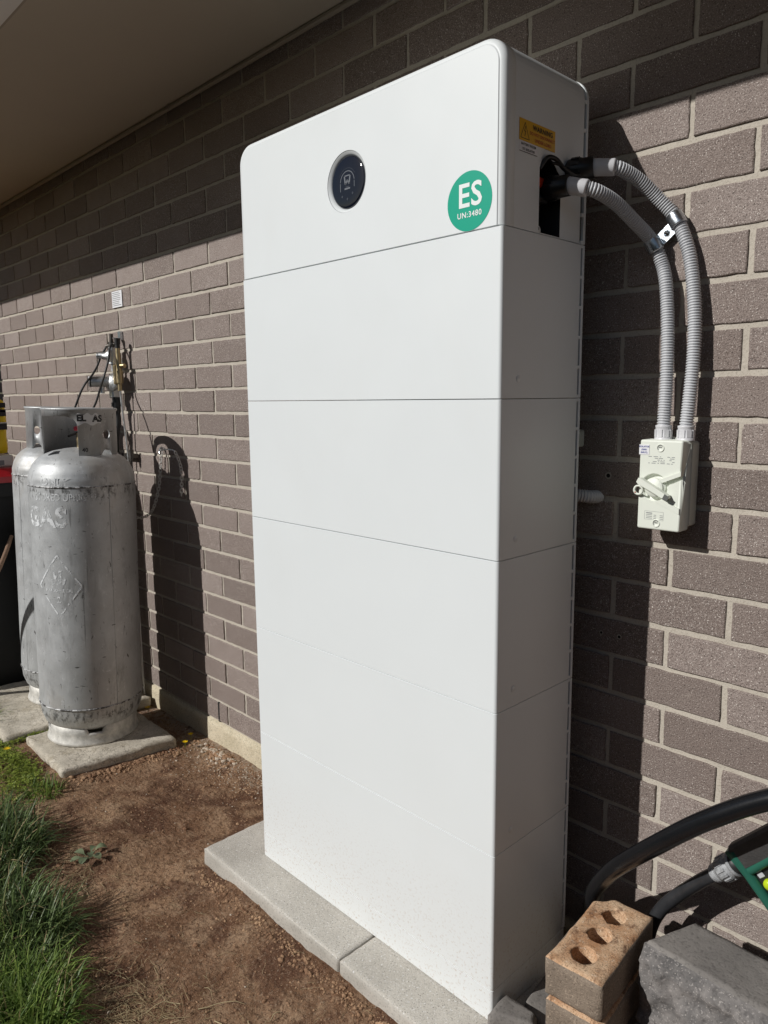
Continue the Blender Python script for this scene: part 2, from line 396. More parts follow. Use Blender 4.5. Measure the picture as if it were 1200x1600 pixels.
def spline(pts, n=10):
    P_ = [Vector(p) for p in pts]; P_ = [2*P_[0]-P_[1]]+P_+[2*P_[-1]-P_[-2]]; out = []
    for i in range(1, len(P_)-2):
        a, b, c, d = P_[i-1:i+3]
        for k in range(n):
            t = k/n; out.append(.5*((2*b)+(c-a)*t+(2*a-5*b+4*c-d)*t*t+(3*b-a-3*c+d)*t**3))
    return out+[P_[-2]]
def resample(pts, step):
    L = [0.]
    for a, b in zip(pts, pts[1:]): L.append(L[-1]+(b-a).length)
    n = max(2, int(L[-1]/step)); out = []; j = 0
    for i in range(n+1):
        s_ = L[-1]*i/n
        while j < len(L)-2 and L[j+1] < s_: j += 1
        t = (s_-L[j])/max(1e-9, L[j+1]-L[j]); out.append(pts[j].lerp(pts[j+1], t))
    return out
def corrugated(mb, pts, r, pitch=.005, depth=.0014, n=22, mat=None):
    ps = resample(pts, pitch/6)
    prof = [1, 1, .88, .1, 0, .55]
    return mb.tube(ps, lambda i: r-depth*(1-prof[i % 6]), n, mat)
def text_mb(mb, txt, size, T, mat=0, bold=0, align='CENTER', depth=.0003, wrap=None, sx=1, spacing=1):
    """letters in the xy plane (x right, y up) mapped by T; wrap(v)->v bends them instead"""
    cu = bpy.data.curves.new('t', 'FONT'); cu.body = txt; cu.size = size; cu.align_x = align; cu.align_y = 'CENTER'
    cu.offset = bold; cu.resolution_u = 3; cu.space_character = spacing; cu.space_line = .95
    o = bpy.data.objects.new('t', cu); C.objects.link(o); bpy.context.view_layer.update()
    dg = bpy.context.evaluated_depsgraph_get(); me = bpy.data.meshes.new_from_object(o.evaluated_get(dg))
    bm = bmesh.new(); bm.from_mesh(me); bmesh.ops.remove_doubles(bm, verts=bm.verts, dist=1e-6)
    if wrap:
        for _ in range(2):
            le = [e for e in bm.edges if e.calc_length() > .012]
            if le: bmesh.ops.subdivide_edges(bm, edges=le, cuts=2)
            bmesh.ops.triangulate(bm, faces=bm.faces)
    bm.verts.ensure_lookup_table(); bm.verts.index_update()
    f = (lambda v: wrap(v)) if wrap else (lambda v: T @ v)
    vs = [f(Vector((v.co.x*sx, v.co.y, depth))) for v in bm.verts]; fs = [tuple(v.index for v in fc.verts) for fc in bm.faces]
    mb.add(vs, fs, mat); bm.free(); bpy.data.meshes.remove(me); bpy.data.objects.remove(o); bpy.data.curves.remove(cu)
    return mb
def frame(origin, xd, yd):
    x = Vector(xd).normalized(); y = Vector(yd).normalized(); z = x.cross(y).normalized(); y = z.cross(x)
    m_ = Matrix.Identity(4)
    for i in range(3): m_[i][0], m_[i][1], m_[i][2], m_[i][3] = x[i], y[i], z[i], origin[i]
    return m_
def disc(mb, T, r, n=40, h=.0003, mat=0, rx=None):
    rx = rx or r
    return mb.prism([(rx*math.cos(2*PI*i/n), r*math.sin(2*PI*i/n)) for i in range(n)], h, T, mat)
def ring2d(mb, T, r0, r1, a0, a1, n=24, z=.0003, mat=0):
    vs = []
    for i in range(n+1):
        a = a0+(a1-a0)*i/n; vs += [T @ Vector((r0*math.cos(a), r0*math.sin(a), z)), T @ Vector((r1*math.cos(a), r1*math.sin(a), z))]
    return mb.add(vs, [(2*i, 2*i+1, 2*i+3, 2*i+2) for i in range(n)], mat)
def seg2d(mb, T, a, b, w, z=.0003, mat=0):
    a, b = Vector(a), Vector(b); d = (b-a).normalized(); nrm = Vector((-d.y, d.x))*w/2
    return mb.add([T @ Vector((*p, z)) for p in (a-nrm, b-nrm, b+nrm, a+nrm)], [(0, 1, 2, 3)], mat)
def fbm(x, y, z, o=4, lac=2.1, g=.5):
    s_, a, f = 0, 1, 1
    for _ in range(o):
        s_ += a*noise.noise((x*f, y*f, z*f)); a *= g; f *= lac
    return s_
def roughen(mb, idx0, amp, freq, seed=0):
    for i in range(idx0, len(mb.v)):
        x, y, z = mb.v[i]; d = noise.noise_vector((x*freq+seed, y*freq, z*freq)); mb.v[i] = (x+d[0]*amp, y+d[1]*amp, z+d[2]*amp)
def rough_block(quad, z0, z1, res=.012, amp=.0015, freq=30, seed=0, mat_top=0, mat_side=1, front=None, bev=.006):
    """block over a four-corner plan, every face gridded and roughened; front=(side index, bulge, amp)"""
    q = [Vector((*p, 0)) for p in quad]; bm = bmesh.new()
    L = max((q[1]-q[0]).length, (q[2]-q[3]).length); D = max((q[3]-q[0]).length, (q[2]-q[1]).length); H = z1-z0
    nx, ny, nz = max(2, int(L/res)), max(2, int(D/res)), max(2, int(H/res)); cache = {}
    def P3(u, v, w):
        a = q[0].lerp(q[1], u).lerp(q[3].lerp(q[2], u), v); z = z0+H*w
        # rounded arrises
        c = q[0].lerp(q[2], .5)
        ex = [min(u, 1-u)*L, min(v, 1-v)*D, min(w, 1-w)*H]; k = sum(1 for e in ex if e < 1e-6)
        p = Vector((a.x, a.y, z))
        if k >= 2:
            d = (Vector((c.x, c.y, (z0+z1)/2))-p); s_ = Vector((math.copysign(1, d.x), math.copysign(1, d.y), math.copysign(1, d.z)))
            on = [ex[0] < 1e-6, ex[1] < 1e-6, ex[2] < 1e-6]
            du = (q[1]-q[0]).normalized()*(1 if u < .5 else -1) if on[0] else Vector(); dv = (q[3]-q[0]).normalized()*(1 if v < .5 else -1) if on[1] else Vector()
            dw = Vector((0, 0, 1 if w < .5 else -1)) if on[2] else Vector()
            p += (du+dv+dw)*bev*.45*(1+.8*noise.noise(p*35+Vector((seed, 0, 0))))
        n3 = noise.noise_vector(p*freq+Vector((seed, seed, 0))); p += Vector(n3)*amp
        if front is not None:
            side, bulge, famp = front
            if side == 0 and v < 1e-6:
                nrm = Vector(((q[1]-q[0]).y, -(q[1]-q[0]).x, 0)).normalized()
                e = min(1, min(w, 1-w)*H/.02)*1.0
                p += nrm*e*(bulge*(.6+.8*abs(fbm(p.x*9, p.y*9, p.z*9+seed, 4)))+famp*fbm(p.x*40, p.y*40, p.z*40, 3))
        return p
    def V(i, j, k):
        key = (i, j, k)
        if key not in cache: cache[key] = bm.verts.new(P3(i/nx, j/ny, k/nz))
        return cache[key]
    for i in range(nx):
        for j in range(ny):
            f = bm.faces.new((V(i, j, nz), V(i+1, j, nz), V(i+1, j+1, nz), V(i, j+1, nz))); f.material_index = mat_top
            f = bm.faces.new((V(i, j, 0), V(i, j+1, 0), V(i+1, j+1, 0), V(i+1, j, 0))); f.material_index = mat_top
    for i in range(nx):
        for k in range(nz):
            f = bm.faces.new((V(i, 0, k), V(i+1, 0, k), V(i+1, 0, k+1), V(i, 0, k+1))); f.material_index = mat_side
            f = bm.faces.new((V(i, ny, k), V(i, ny, k+1), V(i+1, ny, k+1), V(i+1, ny, k))); f.material_index = mat_side
    for j in range(ny):
        for k in range(nz):
            f = bm.faces.new((V(0, j, k), V(0, j, k+1), V(0, j+1, k+1), V(0, j+1, k))); f.material_index = mat_side
            f = bm.faces.new((V(nx, j, k), V(nx, j+1, k), V(nx, j+1, k+1), V(nx, j, k+1))); f.material_index = mat_side
    for f in bm.faces: f.smooth = True
    return bm
def bm_obj(name, bm, mats, parent=None, loc=None):
    me = bpy.data.meshes.new(name); bmesh.ops.recalc_face_normals(bm, faces=bm.faces); bm.to_mesh(me); bm.free()
    for mt in mats: me.materials.append(M[mt])
    o = bpy.data.objects.new(name, me); C.objects.link(o)
    if loc is not None: me.transform(Matrix.Translation(-Vector(loc))); o.location = loc
    if parent is not None: o.parent = parent; me.transform(Matrix.Translation(-Vector(parent.location)))
    return o

# ================================================================== SETTING
GZ = -.15
def gh(x, y):
    z = GZ + .010*noise.noise((x*2.2, y*2.2, 1.3)) + .0055*noise.noise((x*7, y*7, 4.)) + .0030*noise.noise((x*19, y*19, 8.)) + .0022*noise.noise((x*45, y*45, 2.))
    z += .0016*abs(noise.noise((x*95, y*95, 5.)))
    z -= .010*max(0, min(1, (y+.25)/.2))                       # settles along the footing
    z += .033*min(1, max(0, 1.9-abs(x-.2)/.32))*max(0, 1-abs(y+.33)/.3)
    z += .008*fbm(x*6, y*6, 3., 4)*(1 if y > -.95 else 0)  # trodden up to the pavers
    z -= .010*max(0, 1-math.hypot(x+.35, y+.72)/.2)
    return z
def ground():
    xs = np.concatenate([[-900, -200, -60, -20, -9, -5.5, -4, -3.2, -2.6, -2.2], np.arange(-1.9, 1.35, .0085), [1.5, 1.8, 2.3, 3.2, 5, 9, 20, 60, 200, 900]])
    ys = np.concatenate([[-900, -200, -60, -20, -9, -5, -3.4, -2.4, -1.8, -1.5, -1.35], np.arange(-1.25, .03, .0085), [.2, 1, 3, 9, 30, 120, 900]])
    me = bpy.data.meshes.new('ground'); v = [(x, y, gh(x, y) if abs(x) < 20 and abs(y) < 20 else GZ) for y in ys for x in xs]; nx = len(xs)
    f = [(j*nx+i, j*nx+i+1, (j+1)*nx+i+1, (j+1)*nx+i) for j in range(len(ys)-1) for i in range(nx-1)]
    me.from_pydata(v, [], f); me.materials.append(M['soil']); me.polygons.foreach_set('use_smooth', [True]*len(f))
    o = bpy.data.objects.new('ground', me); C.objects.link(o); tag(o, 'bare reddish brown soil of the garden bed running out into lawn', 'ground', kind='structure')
ground()

HB, LB = .0839, .2382; ZB = -.0715; X0 = .7085; ROWS = 27; XL, XRW = -3.09, 3.6
def brick_wall():
    t = thing('brick_wall', (0, 0, GZ), 'long house wall of grey brown bricks with pale mortar behind everything', 'wall')
    mb = MB(); jt = .0112
    def brick(xa, xb, za, zb, tone):
        n = 13; mz = 5; pts = []
        j = lambda a=.0011: random.gauss(0, a*.5)
        ox, oz = random.gauss(0, .0007), random.gauss(0, .0007)
        for i in range(n): pts.append((xa+(xb-xa)*i/n+ox, za+j()+oz))
        for i in range(mz): pts.append((xb+j()+ox, za+(zb-za)*i/mz+oz))
        for i in range(n): pts.append((xb-(xb-xa)*i/n+ox, zb+j()+oz))
        for i in range(mz): pts.append((xa+j()+ox, zb-(zb-za)*i/mz+oz))
        if random.random() < .30: q_ = random.choice((0, n, n+mz, 2*n+mz)); w_ = random.uniform(.25, .8); pts[q_] = (pts[q_][0]+math.copysign(.0035*w_, (xa+xb)/2-pts[q_][0]), pts[q_][1]+math.copysign(.0035*w_, (za+zb)/2-pts[q_][1]))
        cx, cz = (xa+xb)/2, (za+zb)/2; N = len(pts); yo = random.gauss(0, .0006)
        ins = [(x+math.copysign(.0016, cx-x) if abs(x-cx) > (xb-xa)/2-.004 else x, z+math.copysign(.0016, cz-z) if abs(z-cz) > (zb-za)/2-.004 else z) for x, z in pts]
        tilt = random.gauss(0, .004)
        vs = [(x, .012, z) for x, z in pts]+[(x, yo+.0014+tilt*(z-cz), z) for x, z in pts]+[(x, yo+tilt*(z-cz), z) for x, z in ins]
        fs = [(k*N+i, k*N+(i+1) % N, (k+1)*N+(i+1) % N, (k+1)*N+i) for k in (0, 1) for i in range(N)]+[tuple(range(2*N, 3*N))]
        mb.add(vs, fs, 0, False, tone)
    for r in range(ROWS):
        z0 = ZB+r*HB; off = 0 if r % 2 == 1 else LB/2      # phase measured on the photograph
        k0 = int((XL-X0)/LB)-2
        for k in range(k0, int((XRW-X0)/LB)+2):
            xa, xb = X0+k*LB+off+jt/2, X0+(k+1)*LB+off-jt/2
            xa, xb = max(xa, XL), min(xb, XRW)
            if xb-xa < .02: continue
            brick(xa, xb, z0+jt/2, z0+HB-jt/2, random.random())
    part('brickwork', mb, ['brick'], t, tone=True)
    # mortar bed just behind the brick faces
    mb = MB(); nx = 560; nz = 190; zt = ZB+ROWS*HB
    hole = [((.354-.1, .354+.1))]
    vs = [(XL+.004+(XRW-XL)*i/nx, .0042+.0011*noise.noise((i*.45, 0, k*.5)), ZB+(zt-ZB)*k/nz) for k in range(nz+1) for i in range(nx+1)]
    mb.add(vs, [(k*(nx+1)+i, k*(nx+1)+i+1, (k+1)*(nx+1)+i+1, (k+1)*(nx+1)+i) for k in range(nz) for i in range(nx)], 0, True)
    part('mortar_bed', mb, ['mortar'], t)
    # leaf thickness and the return at the far corner
    mb = MB(); mb.box(XL+.006, XRW, .02, .24, GZ-.2, zt); part('wall_core', mb, ['mortar'], t)
    mb = MB()
    for r in range(ROWS):
        z0 = ZB+r*HB; off = 0 if r % 2 == 1 else LB/2
        for k in range(0, 22):
            ya, yb = .0+k*LB-off+jt/2, (k+1)*LB-off-jt/2; ya = max(ya, .0125)
            if yb-ya > .02: mb.box(XL, XL+.02, ya, yb, z0+jt/2, z0+HB-jt/2); mb.tone[-6:] = [random.random()]*6
    part('return_brickwork', mb, ['brick'], t, tone=True)
    mb = MB(); mb.box(XL+.0045, XL+.2, .245, 5.3, GZ-.2, zt); part('return_mortar', mb, ['mortar'], t)
    # footing under the damp course
    bm = rough_block([(XL-.002, -.0045), (XRW, -.0045), (XRW, .22), (XL-.002, .22)], GZ-.2, ZB-.001, .03, .0012, 14, 3, 0, 0, None, .004)
    bm_obj('footing', bm, ['footing'], t)
    mb = MB(); zr = ZB
    for x in (-.905, -2.1, .29, 1.48): mb.box(x-.0055, x+.0055, -.0006, .01, zr+.002, zr+HB-.004)
    part('weep_hole', mb, ['wall_dark'], t)
    for x, z, rr in ((.6857, .6445, .003), (.7276, .6441, .0035), (.689, .9841, .0045)):
        mb = MB(); mb.lathe([(rr*.5, -.004), (rr, .0005), (rr*1.6, .0012)], 16, frame((x, 0, z), (1, 0, 0), (0, 0, 1)), 0)
        mb.lathe([(rr*.95, .0002), (rr*.95, .0018)], 16, frame((x, 0, z), (1, 0, 0), (0, 0, 1)), 1)
        part('drill_hole', mb, ['mortar', 'wall_dark'], t)
    return t
brick_wall()

def eave():
    t = thing('roof_eave', (0, -.3, 2.167), 'shaded beige soffit with white gutter overhanging the brick wall', 'eave')
    a, b = XL-.7, XRW+.3; zs = 2.167
    mb = MB(); mb.box(a, b, -.612, .26, zs, zs+.008); part('soffit', mb, ['soffit'], t)
    mb = MB(); mb.box(a, b, -.016, .0-.0015, zs-.016, zs-.0005, bev=.004); part('wall_moulding', mb, ['trim'], t)
    mb = MB(); mb.box(a, b, -.6445, -.6125, zs-.006, zs+.16, bev=.002); part('fascia_board', mb, ['trim'], t)
    mb = MB()
    prof = [(-.6455, zs+.125), (-.6455, zs-.0385), (-.700, zs-.0385), (-.716, zs-.014), (-.724, zs+.05), (-.742, zs+.085), (-.765, zs+.105), (-.765, zs+.12), (-.758, zs+.12), (-.758, zs+.108), (-.736, zs+.09), (-.718, zs+.055), (-.710, zs-.010), (-.697, zs-.0335), (-.652, zs-.0335), (-.652, zs+.125)]
    n = len(prof); mb.add([(x, y, z) for x in (a, b) for y, z in prof], [(i, (i+1) % n, n+(i+1) % n, n+i) for i in range(n)]+[tuple(range(n)), tuple(range(n, 2*n))[::-1]])
    part('gutter', mb, ['gutter_white'], t)
    mb = MB(); yy = -.70
    for k in range(9):
        y0, y1 = yy+k*.33, yy+(k+1)*.33+.03; z0 = zs+.135+k*.33*.42
        mb.add([(a-.05, y0, z0), (b+.05, y0, z0), (b+.05, y1, z0+(y1-y0)*.42), (a-.05, y1, z0+(y1-y0)*.42), (a-.05, y0, z0+.03), (b+.05, y0, z0+.03), (b+.05, y1, z0+.03+(y1-y0)*.42), (a-.05, y1, z0+.03+(y1-y0)*.42)],
               [(0, 1, 2, 3), (4, 7, 6, 5), (0, 4, 5, 1), (1, 5, 6, 2), (2, 6, 7, 3), (3, 7, 4, 0)])
    part('roof', mb, ['roof_tile'], t)
    mb = MB(); mb.cyl((-1.02, -.02, zs-.003), (-1.02, -.02, zs-.022), .003, 8); part('soffit_nail', mb, ['trim'], t)
eave()

def far_fence():
    t = thing('slat_fence', (-5.2, 2, GZ), 'grey slat fence glimpsed beyond the far corner of the brick wall', 'fence')
    mb = MB()
    for k in range(17): z = GZ+.05+k*.095; mb.box(-5.22, -5.2, -1.0, 5, z, z+.083)
    part('slats', mb, ['fence_grey'], t)
    for y in (-1, 1, 3, 5): mb = MB(); mb.box(-5.28, -5.222, y-.03, y+.03, GZ-.1, 1.55); part('post', mb, ['fence_grey'], t)
far_fence()
def sky_block_fences():  # unseen fences, added to cut the low sky light and deepen the shade
    t = thing('sky_block_fence', (0, -4.4, GZ), 'unseen dark paling fence added behind the camera to block low sky light', 'fence')
    mb = MB()
    for k in range(96): x = -6.4+k*.135; mb.box(x, x+.131, -4.4-.018*(k % 2), -4.385-.018*(k % 2), GZ, 1.85, 0)
    part('palings', mb, ['sky_block_dark'], t)
    mb = MB(); mb.box(-6.4, 6.5, -4.384, -4.34, .25, .32); mb.box(-6.4, 6.5, -4.384, -4.34, 1.35, 1.42); part('rails', mb, ['sky_block_dark'], t)
    t = thing('sky_block_fence', (4.4, -2.2, GZ), 'unseen dark paling fence added on the right to block low sky light', 'fence')  # second added fence, dims the sky light on faces turned right
    mb = MB()
    for k in range(33): y = -4.32+k*.131; mb.box(4.40+.018*(k % 2), 4.415+.018*(k % 2), y, y+.127, GZ, 1.85, 0)
    part('palings', mb, ['sky_block_dark'], t)
sky_block_fences()

# ================================================================== PAVERS AND CONCRETE SLABS
ZP = -.0919
for i, (q, lb) in enumerate((([(-.2625, -.4495), (.3222, -.4540), (.3232, -.065), (-.262, -.060)], 'light grey exposed aggregate paver under the left half of the white battery'),
                             ([(.3245, -.4545), (.7000, -.4575), (.7010, -.068), (.3255, -.065)], 'light grey exposed aggregate paver under the right half of the white battery'))):
    bm = rough_block(q, ZP-.052, ZP, .008, .0006, 60, i*5, 0, 1, None, .0035)
    tag(bm_obj('paver', bm, ['paver', 'paver_edge'], loc=(q[0][0], q[0][1], ZP-.052)), lb, 'paver', 'pavers under the battery tower')
bm = rough_block([(-1.035, -.548), (-1.0, -.132), (-1.36, -.125), (-1.42, -.541)][::1], -.172, -.118, .009, .0045, 17, 2, 0, 1, None, .009)
tag(bm_obj('concrete_slab', bm, ['slab', 'slab'], loc=(-1.2, -.33, -.172)), 'weathered concrete slab with a chipped edge under the front gas cylinder', 'slab', 'concrete slabs under the gas cylinders')
bm = rough_block([(-1.455, -.60), (-1.425, -.02), (-2.0, -.02), (-2.05, -.60)], -.165, -.1155, .010, .0045, 17, 9, 0, 1, None, .009)
tag(bm_obj('concrete_slab', bm, ['slab', 'slab'], loc=(-1.7, -.3, -.165)), 'cracked concrete slab under the rear gas cylinder beside the bin', 'slab', 'concrete slabs under the gas cylinders')

# ================================================================== BATTERY TOWER
BX0, BX1, YF, YB = -.1173, .6681, -.3458, -.0845
MODH = .2916; ZF = ZP+.0700; ZE = ZF+5*MODH; ZTOP = 1.7410
def outline(x0, x1, z0, z1, rt, rb, n=8):
    """rounded rectangle in xz, counter-clockwise from bottom left; constant vertex count"""
    out = []
    for cx, cz, r, a0 in ((x0+rb, z0+rb, rb, PI), (x1-rb, z0+rb, rb, 1.5*PI), (x1-rt, z1-rt, rt, 0), (x0+rt, z1-rt, rt, .5*PI)):
        for i in range(n+1): a = a0+.5*PI*i/n; out.append((cx+r*math.cos(a), cz+r*math.sin(a)))
    return out
def shell(mb, x0, x1, z0, z1, yf, yb, rt, rb, fil, zin=None, mat=0, steps=6):
    """rounded box: front face at yf with a fillet, closed at yb. zin: inset used vertically (top, bottom)"""
    rings = []
    for s_ in range(steps+1):
        a = .5*PI*s_/steps; ins = fil*(1-math.sin(a)); y = yf+fil*(1-math.cos(a))
        zt_, zb_ = (zin if zin is not None else (1, 1))
        rings.append([(x, y, z) for x, z in outline(x0+ins, x1-ins, z0+ins*zb_, z1-ins*zt_, max(rt-ins, .0004), max(rb-ins, .0004))])
    rings.append([(x, yb, z) for x, z in outline(x0, x1, z0, z1, max(rt, .0004), max(rb, .0004))])
    N = len(rings[0]); vs = [p for r in rings for p in r]
    fs = [(k*N+i, k*N+(i+1) % N, (k+1)*N+(i+1) % N, (k+1)*N+i) for k in range(len(rings)-1) for i in range(N)]
    mb.add(vs, fs, mat, True); mb.add(rings[0], [tuple(range(N))], mat); mb.add(rings[-1], [tuple(range(N))[::-1]], mat)
def tower():
    t = thing('battery_tower', ((BX0+BX1)/2, (YF+YB)/2, ZP), 'tall white stacked home battery unit standing on grey pavers against the brick wall', 'battery storage unit')
    def rim(mb, z0, z1, slots=5, top=False, rt=.0008):
        # recessed dark groove behind the shell, bridged by small tabs, then the back plate
        y0, y1 = YB-.0135, YB-.0065
        ins = .006
        mb.add([], [])
        o_in = outline(BX0+ins, BX1-ins, z0+(0 if top else .0), z1-(ins if top else 0), max(rt-ins, .0008), .0008); N = len(o_in)
        mb.add([(x, y0-.001, z) for x, z in o_in]+[(x, y1+.001, z) for x, z in o_in], [(i, (i+1) % N, N+(i+1) % N, N+i) for i in range(N)], 1)
        H = (z1-z0-(rt if top else 0)); n = slots
        for k in range(n+1):
            zc = z0+.003+(H-.006)*k/n
            for xa, xb in ((BX1-ins-.001, BX1-.0006), (BX0+.0006, BX0+ins+.001)):
                mb.box(xa, xb, y0-.0005, y1+.0005, zc-.003, zc+.003, 0)
        if top:
            for k in range(13):
                xc = BX0+rt+(BX1-BX0-2*rt)*k/12; mb.box(xc-.004, xc+.004, y0-.0005, y1+.0005, z1-ins-.001, z1-.0006, 0)
        shell(mb, BX0, BX1, z0, z1, y1, YB, rt if top else .0012, .0012, .0012, None, 0, 2)
    # base
    mb = MB(); shell(mb, BX0, BX1, ZP+.0008, ZF-.0004, YF, YB-.004, .001, .001, .006, (.12, .12)); part('base_unit', mb, ['white_shell'], t)
    for k in range(5):
        z0 = ZF+k*MODH+.0005; z1 = ZF+(k+1)*MODH-.0006
        mb = MB(); shell(mb, BX0, BX1, z0, z1, YF, YB-.0135, .001, .001, .0065, (.10, .10)); rim(mb, z0, z1)
        # small moulded dimple on the side
        mb.lathe([(.0001, .0010), (.006, .0009), (.0068, .0002)], 20, frame((BX1, YF+.052, z0+.035), (0, 1, 0), (0, 0, 1)), 0)
        part('battery_module', mb, ['white_shell', 'slot_dark'], t)
    # inverter head: front cover and rear housing with the cable bay cut in its right side
    z0 = ZE+.0008; SPL = -.3145
    mb = MB(); shell(mb, BX0, BX1, z0, ZTOP, YF, SPL, .046, .001, .0125, (1, .06)); co = part('front_cover', mb, ['white_shell'], t)
    L = Vector(t.location)
    dish = MB(); cx, cz = .2716, 1.5852
    dish.lathe([(.0001, -.012), (.0510, -.012), (.0512, -.0075), (.0545, -.0035), (.0585, -.0008), (.0605, .0006), (.0605, .004), (.0001, .004)], 64, Matrix.Translation(-L) @ frame((cx, YF, cz), (1, 0, 0), (0, 0, 1)), 0, True)
    dm = dish.mesh('d', ['white_shell']); co.parent = None; boolean(co, [dm]); co.parent = t
    mb = MB(); e = .0010
    bx0, bx1 = BX0+e, BX1-e
    N_ = outline(bx0, bx1, z0, ZTOP-e, .045, .001); n = len(N_)
    mb.add([(x, SPL+.0008, z) for x, z in N_]+[(x, YB-.0135, z) for x, z in N_], [(i, (i+1) % n, n+(i+1) % n, n+i) for i in range(n)]+[tuple(range(n)), tuple(range(n, 2*n))[::-1]], 0)
    ho = part('rear_housing', mb, ['white_shell', 'slot_dark'], t)
    cut = MB(); zb_, zt_ = 1.4385, 1.5405
    T = Matrix.Translation(-L) @ frame((BX1-.13, 0, 0), (0, 1, 0), (0, 0, 1))
    poly = [(-.2395, zb_), (-.167, zb_), (-.167, zt_), (-.185, 1.553), (-.198, 1.566), (-.212, 1.570), (-.225, 1.566), (-.236, 1.556), (-.2395, 1.548)]
    cut.prism(poly, .16, T, 0)
    cm = MB(); cm.v, cm.f, cm.mi, cm.sm, cm.tone = cut.v, cut.f, [0]*len(cut.f), cut.sm, cut.tone
    cme = cm.mesh('c', ['slot_dark'])
    cut2 = MB(); cut2.prism([(-.168, zb_-.0), (-.080, zb_-.0), (-.080, 1.535), (-.168, 1.535)], .02, Matrix.Translation(-L) @ frame((BX1-.004, 0, 0), (0, 1, 0), (0, 0, 1)), 0)
    ho.parent = None; boolean(ho, [cme, cut2.mesh('c2', ['white_shell'])]); ho.parent = t
    mb = MB(); rim(mb, z0, ZTOP, 5, True, .046); part('rear_rim', mb, ['white_shell', 'slot_dark'], t)
    mb = MB(); mb.lathe([(.0001, .0026), (.0085, .0026), (.0085, -.004)], 24, frame((BX1-.006, -.2375, 1.4425), (0, 1, 0), (0, 0, 1)), 0)
    mb.lathe([(.0001, .0030), (.0026, .0030), (.0026, .001)], 12, frame((BX1-.006, -.2365, 1.4455), (0, 1, 0), (0, 0, 1)), 1)
    part('screw_ear', mb, ['white_shell', 'slot_dark'], t)
    # round status display
    T = frame((cx, YF+.0105, cz), (1, 0, 0), (0, 0, 1))
    mb = MB(); mb.lathe([(.0508, -.001), (.0508, .0052), (.0500, .0064), (.0470, .0072), (.030, .0076), (.0001, .0077)], 64, T, 0)
    dsp = part('status_display', mb, ['display_glass'], t)
    T2 = frame((cx, YF+.0105-.0079, cz), (1, 0, 0), (0, 0, 1)); mb = MB()
    ring2d(mb, T2, .0205, .0220, R(5), R(175), 30, 0, 0); ring2d(mb, T2, .0265, .0272, R(30), R(150), 24, 0, 1)
    seg2d(mb, T2, (-.0212, .0), (-.0212, -.016), .0014, 0, 0); seg2d(mb, T2, (.0212, .0), (.0212, -.012), .0014, 0, 0)
    for a, b in (((-.0085, .012), (-.0060, -.004)), ((-.0060, -.004), (.0, .004)), ((.0, .004), (.0060, -.004)), ((.0060, -.004), (.0085, .012))): seg2d(mb, T2, a, b, .0036, 0, 0)
    seg2d(mb, T2, (-.008, .0125), (.008, .0125), .0022, 0, 0); seg2d(mb, T2, (-.0085, -.0125), (.0085, -.0125), .003, 0, 0)
    seg2d(mb, T2, (-.005, -.009), (.005, -.009), .002, 0, 1)
    for px, pz in ((-.016, -.026), (.016, -.024), (0, -.033)): ring2d(mb, T2, .0008, .0026, 0, 2*PI, 12, 0, 0)if False else disc(mb, T2 @ Matrix.Translation((px, pz, 0)), .0024, 12, .0001, 1)
    part('display_mark', mb, ['display_mark', 'display_dim'], dsp)
    # green round sticker
    T = frame((.5955, YF-.0002, 1.4870), (1, 0, 0), (0, 0, 1)); mb = MB(); disc(mb, T, .0500, 64, .0003)
    st = part('green_sticker', mb, ['green_sticker'], t)
    mb = MB(); T3 = frame((.5955, YF-.0006, 1.4870), (1, 0, 0), (0, 0, 1))
    text_mb(mb, 'ES', .0560, T3 @ Matrix.Translation((.0015, .0085, 0)), 0, .0010, spacing=1.06); text_mb(mb, 'UN:3480', .0135, T3 @ Matrix.Translation((.0005, -.0225, 0)), 0, .0002, spacing=1.12)
    part('sticker_lettering', mb, ['white_print'], st)
    # warning labels on the right side
    xs_ = BX1-e+.0003
    T = frame((xs_, -.2480, 1.5990), (0, 1, 0), (0, 0, 1)); mb = MB(); hw, hh = .0540, .0176
    mb.prism([(-hw, -hh), (hw, -hh), (hw, hh), (-hw, hh)], .0005, T, 0); wl = part('warning_label', mb, ['label_yellow'], t)
    mb = MB(); T4 = frame((xs_+.0007, -.2480, 1.5990), (0, 1, 0), (0, 0, 1))
    tri = [(-.0505, -.0135), (-.0255, -.0135), (-.038, .0125)]
    for i in range(3): seg2d(mb, T4, tri[i], tri[(i+1) % 3], .0010, .0001, 0)
    for a, b in (((-.0365, .0065), (-.0400, -.0015)), ((-.0400, -.0015), (-.0360, -.0015)), ((-.0360, -.0015), (-.0390, -.0095))): seg2d(mb, T4, a, b, .0013, .0001, 0)
    text_mb(mb, 'WARNING', .0118, T4 @ Matrix.Translation((.0150, .0085, 0)), 0, .0003, spacing=1.1); text_mb(mb, 'DO NOT DISCONNECT', .0072, T4 @ Matrix.Translation((.0140, -.0015, 0)), 1, .0001)
    text_mb(mb, 'UNDER LOAD', .0080, T4 @ Matrix.Translation((.0160, -.0108, 0)), 1, .0001); part('label_lettering', mb, ['ink_black', 'ink_red'], wl)
    T = frame((xs_, -.2750, 1.5722), (0, 1, 0), (0, 0, 1)); mb = MB(); mb.prism([(-.0265, -.0085), (.0265, -.0085), (.0265, .0085), (-.0265, .0085)], .0004, T, 0)
    il = part('identification_label', mb, ['label_white'], t); mb = MB(); T5 = frame((xs_+.0006, -.2750, 1.5722), (0, 1, 0), (0, 0, 1))
    text_mb(mb, 'BATTERY SYSTEM', .0056, T5 @ Matrix.Translation((0, .0038, 0)), 0, .0001); text_mb(mb, 'DC ISOLATOR', .0056, T5 @ Matrix.Translation((0, -.0040, 0)), 0, .0001)
